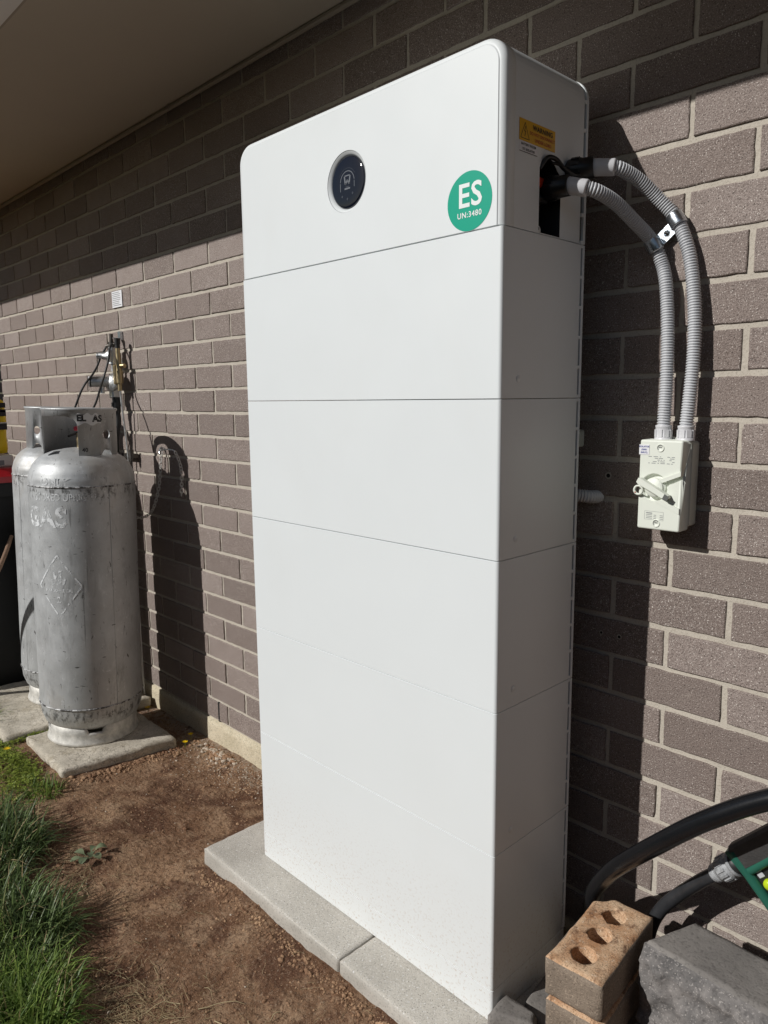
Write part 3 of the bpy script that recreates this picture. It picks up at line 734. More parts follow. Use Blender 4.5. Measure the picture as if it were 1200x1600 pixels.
    seg2d(mb, T5, (-.0262, -.0082), (.0262, -.0082), .0010, .0001, 0)
    part('label_lettering', mb, ['ink_black'], il)
    # cable bay fittings
    mb = MB(); mb.box(BX1-.040, BX1-.012, -.238, -.200, 1.522, 1.539, bev=.003); part('red_connector', mb, ['connector_red'], t)
    mb = MB(); mb.box(BX1-.060, BX1-.018, -.210, -.176, 1.500, 1.545, bev=.006); mb.cyl((BX1-.05, -.20, 1.49), (BX1-.03, -.20, 1.44), .008); mb.cyl((BX1-.05, -.225, 1.49), (BX1-.035, -.225, 1.44), .006)
    part('connector_block', mb, ['gland_black'], t)
    mb = MB(); mb.tube(spline([(BX1-.004, -.236, 1.547), (BX1+.004, -.224, 1.566), (BX1+.010, -.206, 1.566), (BX1+.016, -.188, 1.552), (BX1+.022, -.165, 1.545), (BX1+.024, -.150, 1.548)], 8), .0042, 10)
    mb.tube(spline([(BX1+.006, -.212, 1.560), (BX1+.014, -.196, 1.556), (BX1+.018, -.180, 1.545)], 6), .0025, 8)
    part('cable_strap', mb, ['gland_black'], t)
    for nm, p0, p1, p2 in (('a', (.644, -.195, 1.522), (.697, -.190, 1.5215), (.735, -.176, 1.509)), ('b', (.662, -.149, 1.559), (.710, -.1305, 1.5605), (.741, -.120, 1.5560))):
        p0, p1, p2 = Vector(p0), Vector(p1), Vector(p2); d = (p1-p0).normalized(); mb = MB()
        T = Matrix.Translation(p0) @ d.to_track_quat('Z', 'Y').to_matrix().to_4x4(); Lg = (p1-p0).length
        prof = [(.006, -.01), (.012, 0), (.019, .006), (.0205, .012), (.0205, Lg*.55), (.0190, Lg*.62), (.0185, Lg), (.013, Lg+.001)]
        mb.lathe(prof, 24, T, 0)
        for k in range(10):
            a = 2*PI*k/10; mb.box(-.003, .003, .0195, .0222, .013, Lg*.52, 0, T @ Matrix.Rotation(a, 4, 'Z'))
        part('cable_gland', mb, ['gland_black'], t)
    return t
tower()

# ================================================================== CONDUITS
def conduit_line(label, start, pts, glandpts, foot):
    t = thing('flexible_conduit', start, label, 'conduit', 'corrugated conduits from the battery to the isolator')
    mb = MB(); corrugated(mb, spline(pts, 14), .0126, .0050, .0025, 22); part('corrugated_tube', mb, ['conduit'], t)
    a, b = Vector(glandpts[0]), Vector(glandpts[1]); T = Matrix.Translation(a) @ (b-a).to_track_quat('Z', 'Y').to_matrix().to_4x4(); L = (b-a).length
    mb = MB(); mb.lathe([(.012, 0), (.0150, .001), (.0153, .012), (.0148, .018), (.0150, L-.003), (.0140, L), (.0125, L)], 8 if False else 28, T, 0); part('coupling', mb, ['coupling'], t)
    a, b = Vector(foot[0]), Vector(foot[1]); T = Matrix.Translation(a) @ (b-a).to_track_quat('Z', 'Y').to_matrix().to_4x4(); L = (b-a).length
    mb = MB(); mb.lathe([(.0125, L), (.0148, L), (.0150, L-.003), (.0144, L-.004), (.0144, .006), (.0160, .005), (.0160, 0)], 28, T, 0)
    for k in range(8): mb.box(-.0042, .0042, .0138, .0156, .006, L-.008, 0, T @ Matrix.Rotation(2*PI*k/8, 4, 'Z'))
    part('end_fitting', mb, ['coupling'], t)
conduit_line('inner grey corrugated conduit arching from the lower black gland down to the isolator', (.69, -.19, 1.52),
             [(.722, -.180, 1.5145), (.738, -.163, 1.507), (.752, -.125, 1.492), (.7651, -.08, 1.4653), (.7775, -.035, 1.436), (.7925, -.021, 1.398), (.8060, -.024, 1.352), (.8165, -.030, 1.2636), (.8210, -.035, 1.169), (.8205, -.038, 1.088)],
             ((.692, -.189, 1.5220), (.727, -.178, 1.512)), ((.8210, -.038, 1.064), (.8208, -.038, 1.092)))
conduit_line('outer grey corrugated conduit arching from the upper black gland down to the isolator', (.69, -.14, 1.56),
             [(.730, -.122, 1.5575), (.748, -.108, 1.5545), (.768, -.072, 1.5370), (.7900, -.038, 1.5070), (.8175, -.021, 1.4700), (.838, -.021, 1.427), (.8515, -.022, 1.3800), (.8640, -.027, 1.3000), (.8680, -.031, 1.2144), (.8662, -.036, 1.1331), (.8638, -.038, 1.088)],
             ((.706, -.132, 1.5605), (.744, -.1145, 1.5562)), ((.8645, -.038, 1.064), (.8640, -.038, 1.092)))
def saddle():
    t = thing('conduit_saddle', (.793, 0, 1.455), 'shiny zinc double saddle clamping both conduits to the bricks', 'pipe clip')
    for c, d in (((.7815, -.0300, 1.4265), Vector((.40, .25, -.88))), ((.8190, -.0210, 1.4665), Vector((.52, .0, -.86)))):
        d.normalize(); T = Matrix.Translation(Vector(c)-d*.0125) @ d.to_track_quat('Z', 'Y').to_matrix().to_4x4()
        mb = MB(); mb.lathe([(.0130, 0), (.0149, 0), (.0152, .002), (.0152, .023), (.0149, .025), (.0130, .025)], 32, T, 0); part('band', mb, ['zinc'], t)
    mb = MB(); a = Vector((.7880, -.0140, 1.4380)); b = Vector((.8090, -.0120, 1.4560)); x = (b-a).normalized()
    T = frame(a.lerp(b, .5), x, Vector((-x.z, .0, x.x))); L = (b-a).length/2+.003
    mb.prism([(-L, -.0120), (L, -.0120), (L, .0120), (-L, .0120)], .0022, T, 0, .0006)
    mb.cyl(a+Vector((.004, .016, .003)), a+Vector((.004, 0, .003)), .0040); part('fixing_plate', mb, ['zinc'], t)
    mb = MB(); mb.lathe([(.0001, .0062), (.0030, .0062), (.0034, .0046), (.0046, .0044), (.0058, .0030), (.0058, .0022)], 20, T, 0); mb.lathe([(.0001, .0066), (.0018, .0066), (.0018, .006)], 6, T, 1)
    part('screw', mb, ['zinc', 'dark_steel'], t)
saddle()
def behind_conduit():
    mb = MB(); corrugated(mb, spline([(.560, -.060, .985), (.600, -.055, .958), (.632, -.045, .945), (.656, -.028, .940), (.664, -.008, .938), (.666, .012, .937)], 12), .0140, .0054, .0025, 20)
    o = part('flexible_conduit', mb, ['conduit']); tag(o, 'short shaded corrugated conduit entering the wall from behind the battery', 'conduit')
    mb = MB(); mb.box(.600, .6305, -.022, .0, 1.042, 1.078, bev=.003)
    mb.box(.585, .612, -.088, -.02, 1.050, 1.070); o = part('wall_bracket', mb, ['isolator_base']); tag(o, 'small grey bracket joining the battery back to the bricks', 'bracket')
behind_conduit()

# ================================================================== ISOLATOR SWITCH
def isolator():
    x0, x1, z0, z1 = .7925, .8755, .8955, 1.0655; y0 = -.0725
    t = thing('isolator_switch', ((x0+x1)/2, -.001, z0), 'pale grey weatherproof isolator switch with a slanted lever on the sunlit bricks', 'isolator switch')
    mb = MB(); mb.box(x0+.002, x1+.001, -.036, -.001, z0+.006, z1-.003, bev=.004); mb.box(x0+.012, x1-.012, -.03, -.001, z1-.004, z1+.004, bev=.002); part('back_box', mb, ['isolator_base'], t)
    mb = MB(); zc = (z0+z1)/2; xc = (x0+x1)/2
    shell(mb, x0, x1, z0, z1, y0, -.0365, .004, .004, .0035, None, 0, 4)
    T = lambda x, z, d=0: frame((x, y0-d, z), (1, 0, 0), (0, 0, 1))
    co = part('cover', mb, ['isolator_grey', 'isolator_dark'], t)
    # recesses cut into the cover: ring channel round the knob and the upper padlock groove
    kx, kz = x0+.031, .9765; Lm = Matrix.Translation(-Vector(t.location))
    c1 = MB(); c1.lathe([(.0185, -.010), (.0265, -.010), (.0265, .004), (.0185, .004), (.0185, -.010)], 40, Lm @ T(kx, kz), 0, True, False)
    c2 = MB(); c2.prism([(.022, .002), (.0530, .0180), (.0530, .0240), (.018, .0095)], .012, Lm @ T(kx, kz, -.007), 0)
    c3 = MB(); c3.prism([(.040, -.0290), (.0535, -.0345), (.0535, -.0500), (.0490, -.0500), (.0490, -.034)], .012, Lm @ T(kx, kz, -.006), 0)
    co.parent = None; boolean(co, [c.mesh('x', ['isolator_grey']) for c in (c1, c2)]); co.parent = t
    mb = MB()
    mb.prism([(.0105, .0150), (.0520, .0330), (.0520, .0245), (.0165, .0095)], .0030, T(kx, kz), 0, .0006)
    part('padlock_ridge', mb, ['isolator_grey'], t); mb = MB()
    mb.prism([(.002, -.026), (.0060, -.0285), (.0510, -.0470), (.0510, -.0360), (.020, -.0215)], .0018, T(kx, kz), 0, .0005)
    part('padlock_ridge', mb, ['isolator_grey'], t)
    mb = MB(); mb.lathe([(.0183, -.008), (.0183, .0022), (.0174, .0032), (.0001, .0032)], 40, T(kx, kz), 0)
    kn = part('knob', mb, ['isolator_grey'], t)
    mb = MB(); Tl = T(kx, kz) @ Matrix.Rotation(R(-27), 4, 'Z')
    mb.prism([(-.030, -.0045), (-.026, -.0062), (.036, -.0048), (.0385, 0), (.036, .0048), (-.026, .0062), (-.030, .0045)], .0130, Tl @ Matrix.Translation((0, 0, .0026)), 0, .0014)
    lv = part('lever', mb, ['isolator_grey'], kn)
    mb = MB(); mb.prism([(.0300, -.0052), (.0395, -.0045), (.0395, .0045), (.0300, .0052)], .0010, Tl @ Matrix.Translation((0, 0, .0158)), 0); part('lever_tip', mb, ['isolator_dark'], kn)
    mb = MB(); mb.lathe([(.0065, .004), (.0100, .004), (.0100, .008), (.0065, .008), (.0065, .004)], 24, T(x0+.0035, .9700), 0, True, False); disc(mb, T(x0-.0020, .9655, .0085), .0013, 12, .0003, 1)
    part('locking_eye', mb, ['isolator_grey', 'ink_red'], t)
    for x, z in ((xc-.001, 1.0510), (xc-.003, .9085)):
        mb = MB(); mb.lathe([(.0001, .0002), (.0058, .0002), (.0062, .0012), (.0074, .0012), (.0074, -.001)], 28, T(x, z), 0)
        ring2d(mb, T(x, z), .0046, .0058, R(40), R(230), 20, .0005, 1); seg2d(mb, T(x, z), (-.003, .0008), (.003, .0008), .0016, .0005, 1); part('cover_screw', mb, ['isolator_grey', 'isolator_dark'], t)
    mb = MB(); Tw = T(x0+.0090, 1.0470, .0004); mb.prism([(-.0100, -.0095), (.0100, -.0095), (.0100, .0095), (-.0100, .0095)], .0004, Tw, 0, 0)
    wl = part('white_label', mb, ['label_white'], t); mb = MB(); Tw2 = T(x0+.0090, 1.0470, .0009)
    for s_, dz in (('ISOLATOR', .0055), ('(GRID', 0), ('INPUT)', -.0055)): text_mb(mb, s_, .0042, Tw2 @ Matrix.Translation((0, dz, 0)), 0, .0001)
    part('label_lettering', mb, ['ink_blue'], wl)
    mb = MB(); rr = random.Random(5)
    for k in range(5):     # fine print, far below reading size in the photograph
        x = x0+.018
        while x < x1-.014:
            w = rr.uniform(.002, .009); 
            if rr.random() < .75: seg2d(mb, T(0, 0), (x, 1.0345-k*.0031), (min(x+w, x1-.012), 1.0345-k*.0031), .0011, .0003, 0)
            x += w+rr.uniform(.0015, .004)
    part('fine_print', mb, ['ink_grey'], t); mb = MB()
    for k in range(4):
        for a, b in ((.018, .030), (.033, .038), (.045, .051)):
            if not (k == 0 and a > .03): seg2d(mb, T(0, 0), (x0+a, .9270-k*.0032), (x0+b, .9270-k*.0032), .0018 if k == 0 else .0010, .0003, 0)
    for a, b in (((.015, .9305), (.052, .9305)), ((.052, .9305), (.052, .9145)), ((.052, .9145), (.015, .9145)), ((.015, .9145), (.015, .9305))):
        seg2d(mb, T(0, 0), (x0+a[0], a[1]), (x0+b[0], b[1]), .0004, .0003, 0)
    part('rating_print', mb, ['ink_grey'], t)
isolator()

# ================================================================== GAS CYLINDERS
RC = .186; RK = .127
def dent(x, y, z): return .0010*noise.noise((x*6, y*6, z*4))+.0005*noise.noise((x*17, y*17, z*9))
def make_cylinder(first=True):
    t = thing('gas_cylinder', (-1.299, -.324, -.118), 'front scuffed silver gas cylinder with worn white lettering on a concrete slab', 'gas cylinder', 'silver gas cylinders by the wall')
    mb = MB()
    prof = [(.0001, .048), (.06, .049), (.11, .055), (.150, .060), (.170, .078), (.181, .108), (RC-.0005, .149), (RC, .153), (RC, .30), (RC, .60), (RC, .80), (RC, .960), (RC, .966), (RC-.001, .972), (.1845, .992), (.178, 1.018), (.166, 1.042), (.148, 1.062), (.124, 1.077), (.095, 1.088), (.055, 1.096), (.028, 1.099), (.0001, 1.100)]
    ps = []
    for a, b in zip(prof, prof[1:]):
        for k in range(3 if b[1]-a[1] < .1 else 10): f = k/(3 if b[1]-a[1] < .1 else 10); ps.append((a[0]+(b[0]-a[0])*f, a[1]+(b[1]-a[1])*f))
    ps.append(prof[-1]); mb.lathe(ps, 96, None, 0, True, False)
    for i, (x, y, z) in enumerate(mb.v):         # a few shallow dents
        r = math.hypot(x, y)
        if r > .05:
            d = dent(x, y, z); k = 1+d/r; mb.v[i] = (x*k, y*k, z)
    body = part('tank', mb, ['silver'], t, True)
    for z, r_ in ((.151, RC), (.968, RC)):
        mb = MB(); ps = []
        for a in range(145):
            w = 2*PI*a/144; rr = r_-.0004+.0004*random.random(); ps.append((rr*math.cos(w), rr*math.sin(w), z+.0008*noise.noise((a*.3, z, 0))))
        mb.tube(ps, lambda i: .0030+.0006*noise.noise((i*.9, z*9, 3)), 8, 0, False); part('weld_seam', mb, ['weld'], body, True)
    mb = MB(); az = R(6); mb.tube([((RC-.0004)*math.cos(az), (RC-.0004)*math.sin(az), .155+i*.0405) for i in range(21)], .0016, 6, 0); part('vertical_seam', mb, ['silver'], body, True)
    # foot ring with drain notches
    mb = MB(); mb.lathe([(.158, 0), (.163, 0), (.1665, .003), (.1650, .010), (.1600, .020), (.1600, .040), (.1630, .085), (.156, .085), (.154, .04), (.154, .018), (.158, .008), (.158, 0)], 96, None, 0, True, False)
    fr = part('foot_ring', mb, ['foot_ring'], t, True); cs = []
    for a in (2, -78, 102, 202):
        c = MB(); poly = [(-.040, .090), (-.022, .050), (.022, .050), (.040, .090), (.03, .1), (-.03, .1)]
        c.prism(poly, .06, Matrix.Rotation(R(a-22), 4, 'Z') @ frame((.13, 0, 0), (0, 1, 0), (0, 0, 1)), 0); cs.append(c.mesh('n', ['foot_ring']))
    fr.parent = None; boolean(fr, cs); fr.parent = t
    # valve guard collar
    mb = MB(); mb.lathe([(RK-.003, 1.066), (RK, 1.066), (RK, 1.232), (RK+.004, 1.236), (RK+.005, 1.241), (RK+.001, 1.244), (RK-.0045, 1.240), (RK-.0038, 1.232), (RK-.003, 1.066)], 128, None, 0, True, False)
    kl = part('guard_collar', mb, ['silver'], t, True); cs = []
    def radial(poly, az):
        c = MB(); c.prism(poly, .12, Matrix.Rotation(R(az), 4, 'Z') @ frame((.06, 0, 0), (0, 1, 0), (0, 0, 1)), 0); return c.mesh('c', ['silver'])
    def op(hw=.081):
        z0, z1, r = 1.04, 1.214, .035; pts = [(-hw, z0), (hw, z0)]
        for i in range(9): a = .5*PI*i/8; pts.append((hw-r+r*math.cos(a), z1-r+r*math.sin(a)))
        for i in range(9): a = .5*PI+.5*PI*i/8; pts.append((-hw+r+r*math.cos(a), z1-r+r*math.sin(a)))
        return pts
    cs.append(radial(op(.0865), -68.5)); cs.append(radial(op(.060), 102))
    for az in (22,):
        cs.append(radial([(.0165*math.cos(2*PI*i/24), 1.150+.0165*math.sin(2*PI*i/24)) for i in range(24)], az))
        cs.append(radial([(.026*math.cos(PI*i/12), 1.062+.036*math.sin(PI*i/12)) for i in range(13)]+[(-.026, 1.02), (.026, 1.02)], az))
    kl.parent = None; boolean(kl, cs); kl.parent = t
    # valve
    mb = MB(); mb.cyl((0, 0, 1.095), (0, 0, 1.150), .014); mb.cyl((0, 0, 1.125), (.025, .043, 1.130), .011, 16); mb.cyl((.025, .043, 1.130), (.034, .059, 1.131), .015, 6)
    v = part('valve', mb, ['brass'], t, True)
    mb = MB(); mb.lathe([(.003, 1.150), (.003, 1.160), (.020, 1.160), (.022, 1.165), (.022, 1.172), (.018, 1.176), (.0001, 1.176)], 24); part('hand_wheel', mb, ['paper_red'], v, True)
    return t
def wrap_cyl(az0, zc, r):
    def f(v):
        a = R(az0)+v.x/r; rr = r+(dent(r*math.cos(a), r*math.sin(a), zc+v.y) if r > .15 else 0); return Vector((rr*math.cos(a), rr*math.sin(a), zc+v.y))
    return f
def bent_seg(mb, a, b, w, az0, zc, r, n=12, mat=0):
    a, b = Vector(a), Vector(b); d = (b-a).normalized(); nr = Vector((-d.y, d.x))*w/2; f = wrap_cyl(az0, zc, r); vs = []
    for i in range(n+1): p = a.lerp(b, i/n); vs += [f(Vector((*(p-nr), 0))), f(Vector((*(p+nr), 0)))]
    mb.add(vs, [(2*i, 2*i+2, 2*i+3, 2*i+1) for i in range(n)], mat)
cyl1 = make_cylinder()
def children(o): return [x for x in C.objects if x.parent == o]
kids = children(cyl1); grand = {k: children(k) for k in kids}
cyl2 = cyl1.copy(); C.objects.link(cyl2); cyl2.location = (-1.733, -.248, -.116)
cyl2.rotation_euler = (Matrix.Rotation(R(1.9), 3, Vector((-.93, .368, 0))) @ Matrix.Rotation(R(-84), 3, 'Z')).to_euler()
cyl2['label'] = 'rear silver gas cylinder half hidden behind the front one beside the bin'
for k in kids:
    c = k.copy(); C.objects.link(c); c.parent = cyl2
    for g in grand[k]: h = g.copy(); C.objects.link(h); h.parent = c
# the front one leans a touch towards the wall
cyl1.rotation_euler = Matrix.Rotation(R(1.35), 3, Vector((-.93, .368, 0))).to_euler()
VA = -21.6                                             # azimuth that faces the photographer
body1 = [k for k in kids if k.name.startswith('tank')][0]; coll1 = [k for k in kids if k.name.startswith('guard')][0]
rr_ = RC+.0009
mb = MB(); text_mb(mb, 'ONLY', .040, None, 0, .0006, wrap=wrap_cyl(VA-31, .987, rr_-.0012)); part('upper_lettering', mb, ['faint_white'], body1, True)
mb = MB(); text_mb(mb, 'STORED UPRIGHT', .036, None, 0, .0004, wrap=wrap_cyl(VA-21, .932, rr_), sx=.80)
part('faded_lettering', mb, ['faint_white'], body1, True)
mb = MB(); text_mb(mb, 'GAS', .098, None, 0, .0030, wrap=wrap_cyl(VA-45, .858, rr_), spacing=1.05, sx=.95); part('large_lettering', mb, ['worn_white'], body1, True)
mb = MB(); dz, az, hs = .615, VA-31, .112
for a, b in (((0, hs), (hs*.74, 0)), ((hs*.74, 0), (0, -hs)), ((0, -hs), (-hs*.74, 0)), ((-hs*.74, 0), (0, hs))): bent_seg(mb, a, b, .0055, az, dz, rr_)
for x, h, w in ((-.028, .022, .014), (-.012, .052, .013), (.010, .058, .013), (.026, .034, .012)): bent_seg(mb, (x*.6, .006), (x, h), w, az, dz, rr_, 4); 
text_mb(mb, 'FLAMMABLE GAS', .0165, None, 0, .0004, wrap=wrap_cyl(az, dz-.016, rr_), sx=.85); text_mb(mb, '2', .030, None, 0, .001, wrap=wrap_cyl(az, dz-.050, rr_))
part('hazard_diamond', mb, ['faint_white'], body1, True)
mb = MB(); rk = RK+.0012; f = wrap_cyl(VA+14, 1.205, rk); pts = [(-.042, -.016), (-.020, -.024), (.030, -.022), (.040, -.010), (.038, .020), (.010, .024), (-.025, .020), (-.040, .022)]
n = 14
vs = []; 
for i in range(n+1):
    x = -.042+.084*i/n; up = .018+.005*math.sin(i*1.3); dn = -.018-.005*math.sin(i*.8+1); vs += [f(Vector((x, dn, 0))), f(Vector((x, up, 0)))]
mb.add(vs, [(2*i, 2*i+2, 2*i+3, 2*i+1) for i in range(n)], 0)
sk = part('torn_sticker', mb, ['sticker_worn'], coll1, True)
mb = MB(); text_mb(mb, 'EL', .031, None, 0, .0016, wrap=wrap_cyl(VA+2, 1.208, rk+.0008)); text_mb(mb, 'AS', .031, None, 0, .0016, wrap=wrap_cyl(VA+27, 1.206, rk+.0008)); part('sticker_lettering', mb, ['ink_worn'], sk, True)
mb = MB(); text_mb(mb, '40', .020, None, 0, .0003, wrap=wrap_cyl(VA+6, 1.095, rk)); part('stamped_number', mb, ['ink_worn'], coll1, True)
# paper tag lying on the shoulder of the front cylinder
mb = MB(); T = frame((-1.352+.075, -.385, .966), (.55, -.83, .06), (.75, .5, .42)); mb.prism([(-.045, -.016), (.045, -.020), (.046, .012), (-.04, .016)], .0012, T, 0); mb.prism([(-.020, -.006), (.012, -.004), (.012, .006), (-.020, .005)], .0014, T @ Matrix.Translation((0, 0, .0003)), 1)
tg = part('paper_tag', mb, ['label_white', 'paper_red']); tag(tg, 'white paper tag with a red print on the shoulder of the front gas cylinder', 'tag')
S['_dbg'] = 0

# ================================================================== GAS REGULATOR
def regulator():
    t = thing('gas_regulator', (-1.57, 0, 1.2), 'silver and brass gas regulator with black hoses mounted on the bricks above the cylinders', 'gas regulator')
    X = -1.536; Y = -.045
    mb = MB(); mb.box(X-.011, X+.011, -.012, -.001, 1.398, 1.432); mb.box(X-.009, X+.009, Y, -.01, 1.400, 1.406); part('wall_bracket', mb, ['zinc'], t)
    mb = MB(); mb.cyl((X, Y, 1.385), (X, Y, 1.420), .008, 12); mb.cyl((X, Y, 1.365), (X, Y, 1.388), .014, 6); mb.cyl((X-.022, Y-.012, 1.372), (X+.020, Y+.006, 1.378), .008, 12); part('inlet_fitting', mb, ['dark_steel'], t)
    mb = MB(); mb.cyl((X, Y, 1.300), (X, Y, 1.368), .018, 20, .013); mb.lathe([(.0001, -.001), (.028, 0), (.030, .006), (.024, .018), (.014, .028), (.013, .040), (.0001, .041)], 28, frame((X, Y, 1.330), (0, 0, 1), (.82, -.57, 0)) @ Matrix.Rotation(PI, 4, 'X'), 0)
    mb.cyl((X, Y, 1.270), (X, Y, 1.302), .009, 14)
    mb.cyl((X-.005, Y-.005, 1.335), (X-.040, Y-.040, 1.333), .013, 18); mb.cyl((X-.040, Y-.040, 1.333), (X-.044, Y-.044, 1.333), .0145, 18)
    part('changeover_body', mb, ['cast_alloy'], t)
    mb = MB(); d = Vector((-.45, -.89, .0)).normalized(); c = Vector((X+.002, Y-.004, 1.228))
    Tm = Matrix.Translation(c) @ Vector((.15, -.8, .35)).normalized().to_track_quat('Z', 'Y').to_matrix().to_4x4()
    mb.lathe([(.0001, -.030), (.024, -.028), (.030, -.012), (.043, -.008), (.043, .004), (.036, .010), (.020, .020), (.013, .024), (.0001, .025)], 36, Tm, 0)
    mb.cyl(c, c+d*.085, .022, 24); mb.box(X-.018, X+.018, Y-.018, Y+.018, 1.160, 1.215, bev=.005)
    mb.cyl(c+d*.045+Vector((0, 0, -.015)), c+d*.045+Vector((0, 0, -.048)), .009, 16); part('regulator_body', mb, ['cast_alloy'], t)
    mb = MB(); mb.cyl(c+d*.085, c+d*.090, .0225, 24, None, 1); mb.cyl(c+d*.090, c+d*.096, .0215, 24, None, 0); part('adjuster_cap', mb, ['label_white', 'pipe_black'], t)
    mb = MB(); bx = X+.052; mb.cyl((bx, Y, 1.268), (bx, Y, 1.362), .0125, 18, .009); mb.cyl((bx, Y, 1.22), (bx, Y, 1.270), .016, 6); mb.box(bx-.016, bx-.002, Y-.020, Y+.004, 1.215, 1.295, bev=.004); mb.cyl((bx, Y, 1.190), (bx, Y, 1.222), .009, 14)
    mb.cyl((bx+.01, Y+.005, 1.29), (bx+.028, Y+.012, 1.29), .009, 12); part('brass_manifold', mb, ['brass'], t)
    mb = MB(); mb.cyl((bx, Y, 1.360), (bx, Y, 1.392), .010, 12); mb.cyl((bx, Y, 1.376), (bx+.002, Y, 1.400), .013, 6); part('cap_nut', mb, ['pipe_black'], t)
    mb = MB()
    for z0, z1, r in ((1.142, 1.164, .017), (1.125, 1.143, .021), (1.100, 1.126, .015)): mb.cyl((X+.010, Y, z0), (X+.010, Y, z1), r, 18)
    mb.tube(spline([(X+.010, Y, 1.105), (X+.014, Y, 1.06), (X+.008, Y-.01, 1.00), (X-.01, Y-.005, .94)], 10), .0125, 14); part('outlet_hose', mb, ['pipe_black'], t)
    mb = MB(); mb.tube(spline([(X+.052, Y, 1.195), (X+.052, Y+.005, 1.10), (X+.052, -.030, .95), (X+.050, -.022, .70), (X+.050, -.022, .30), (X+.05, -.022, GZ)], 8), .0045, 10); part('supply_pipe', mb, ['cast_alloy'], t)
    mb = MB(); mb.box(X-.004, X+.100, -.030, -.006, .915, .932, 0); mb.cyl((X+.085, -.03, .90), (X+.085, -.03, .95), .010, 12); part('lower_bracket', mb, ['dark_steel'], t)
    # pigtails to the two cylinder valves
    mb = MB(); mb.tube(spline([(X-.018, Y-.012, 1.374), (-1.578, -.075, 1.33), (-1.570, -.10, 1.285), (-1.555, -.13, 1.25), (-1.556, -.17, 1.20), (-1.60, -.20, 1.10), (-1.66, -.222, 1.03)], 10), .0042, 10); part('pigtail_hose', mb, ['pipe_black'], t)
    mb = MB(); mb.tube(spline([(X+.018, Y-.006, 1.380), (-1.500, -.070, 1.36), (-1.485, -.09, 1.30), (-1.480, -.115, 1.235), (-1.440, -.15, 1.19), (-1.405, -.19, 1.13), (-1.385, -.26, 1.04), (-1.352, -.318, 1.02)], 10), .0042, 10); part('pigtail_hose', mb, ['pipe_black'], t)
regulator()

def chain(pts, label, wire=.0018, link_l=.017, w=.0052):
    ps = resample(spline(pts, 14), link_l*.72); mb = MB()
    for i, (a, b) in enumerate(zip(ps, ps[1:])):
        c = a.lerp(b, .5); d = (b-a).normalized(); T = Matrix.Translation(c) @ d.to_track_quat('X', 'Z').to_matrix().to_4x4() @ Matrix.Rotation(R(90*(i % 2)+20), 4, 'X')
        h = link_l/2-w; loop = [(h+w*math.cos(u), w*math.sin(u)) for u in (-PI/2, -PI/4, 0, PI/4, PI/2)]+[(-h-w*math.cos(u), w*math.sin(u)) for u in (PI/2, PI/4, 0, -PI/4, -PI/2)]
        loop.append(loop[0]); mb.tube([T @ Vector((x, y, 0)) for x, y in loop], wire, 6, 0, False)
    o = part('restraint_chain', mb, ['chain_steel']); tag(o, label, 'chain', 'chains holding the gas cylinders'); return o
def chains():
    chain([(-1.222, -.012, .957), (-1.230, -.016, .90), (-1.248, -.022, .80), (-1.290, -.035, .71), (-1.345, -.060, .68), (-1.375, -.085, .70), (-1.378, -.105, .76)], 'long steel chain hanging in a loop from the wall hook to the front cylinder')
    chain([(-1.085, -.030, .958), (-1.073, -.022, .925), (-1.066, -.018, .89), (-1.072, -.016, .84), (-1.080, -.016, .79)], 'short chain end dangling from the wire hook on the sunlit bricks')
    mb = MB(); mb.tube(spline([(-1.224, .008, .960), (-1.222, -.014, .968), (-1.214, -.026, .955), (-1.205, -.030, .942), (-1.190, -.032, .957), (-1.140, -.034, .964), (-1.090, -.034, .963), (-1.083, -.032, .955)], 8), .0022, 8)
    mb.cyl((-1.224, .0, .960), (-1.224, -.016, .962), .005, 12)
    o = part('wire_hook', mb, ['zinc']); tag(o, 'bent galvanised wire hook fixed to the bricks beside the cylinders', 'hook')
chains()
mb = MB(); T = frame((-1.5535, -.0012, 1.5635), (1, 0, 0), (0, 0, 1)); mb.prism([(-.046, -.0325), (.046, -.0325), (.046, .0325), (-.046, .0325)], .0016, T, 0)
rr = random.Random(3)
for k in range(8): seg2d(mb, T, (-.040, .026-k*.0072), (rr.uniform(.02, .041), .026-k*.0072), .0022, .0021, 1)
o = part('compliance_plate', mb, ['label_white', 'ink_grey']); tag(o, 'small white printed plate fixed to the bricks above the regulator', 'plate')

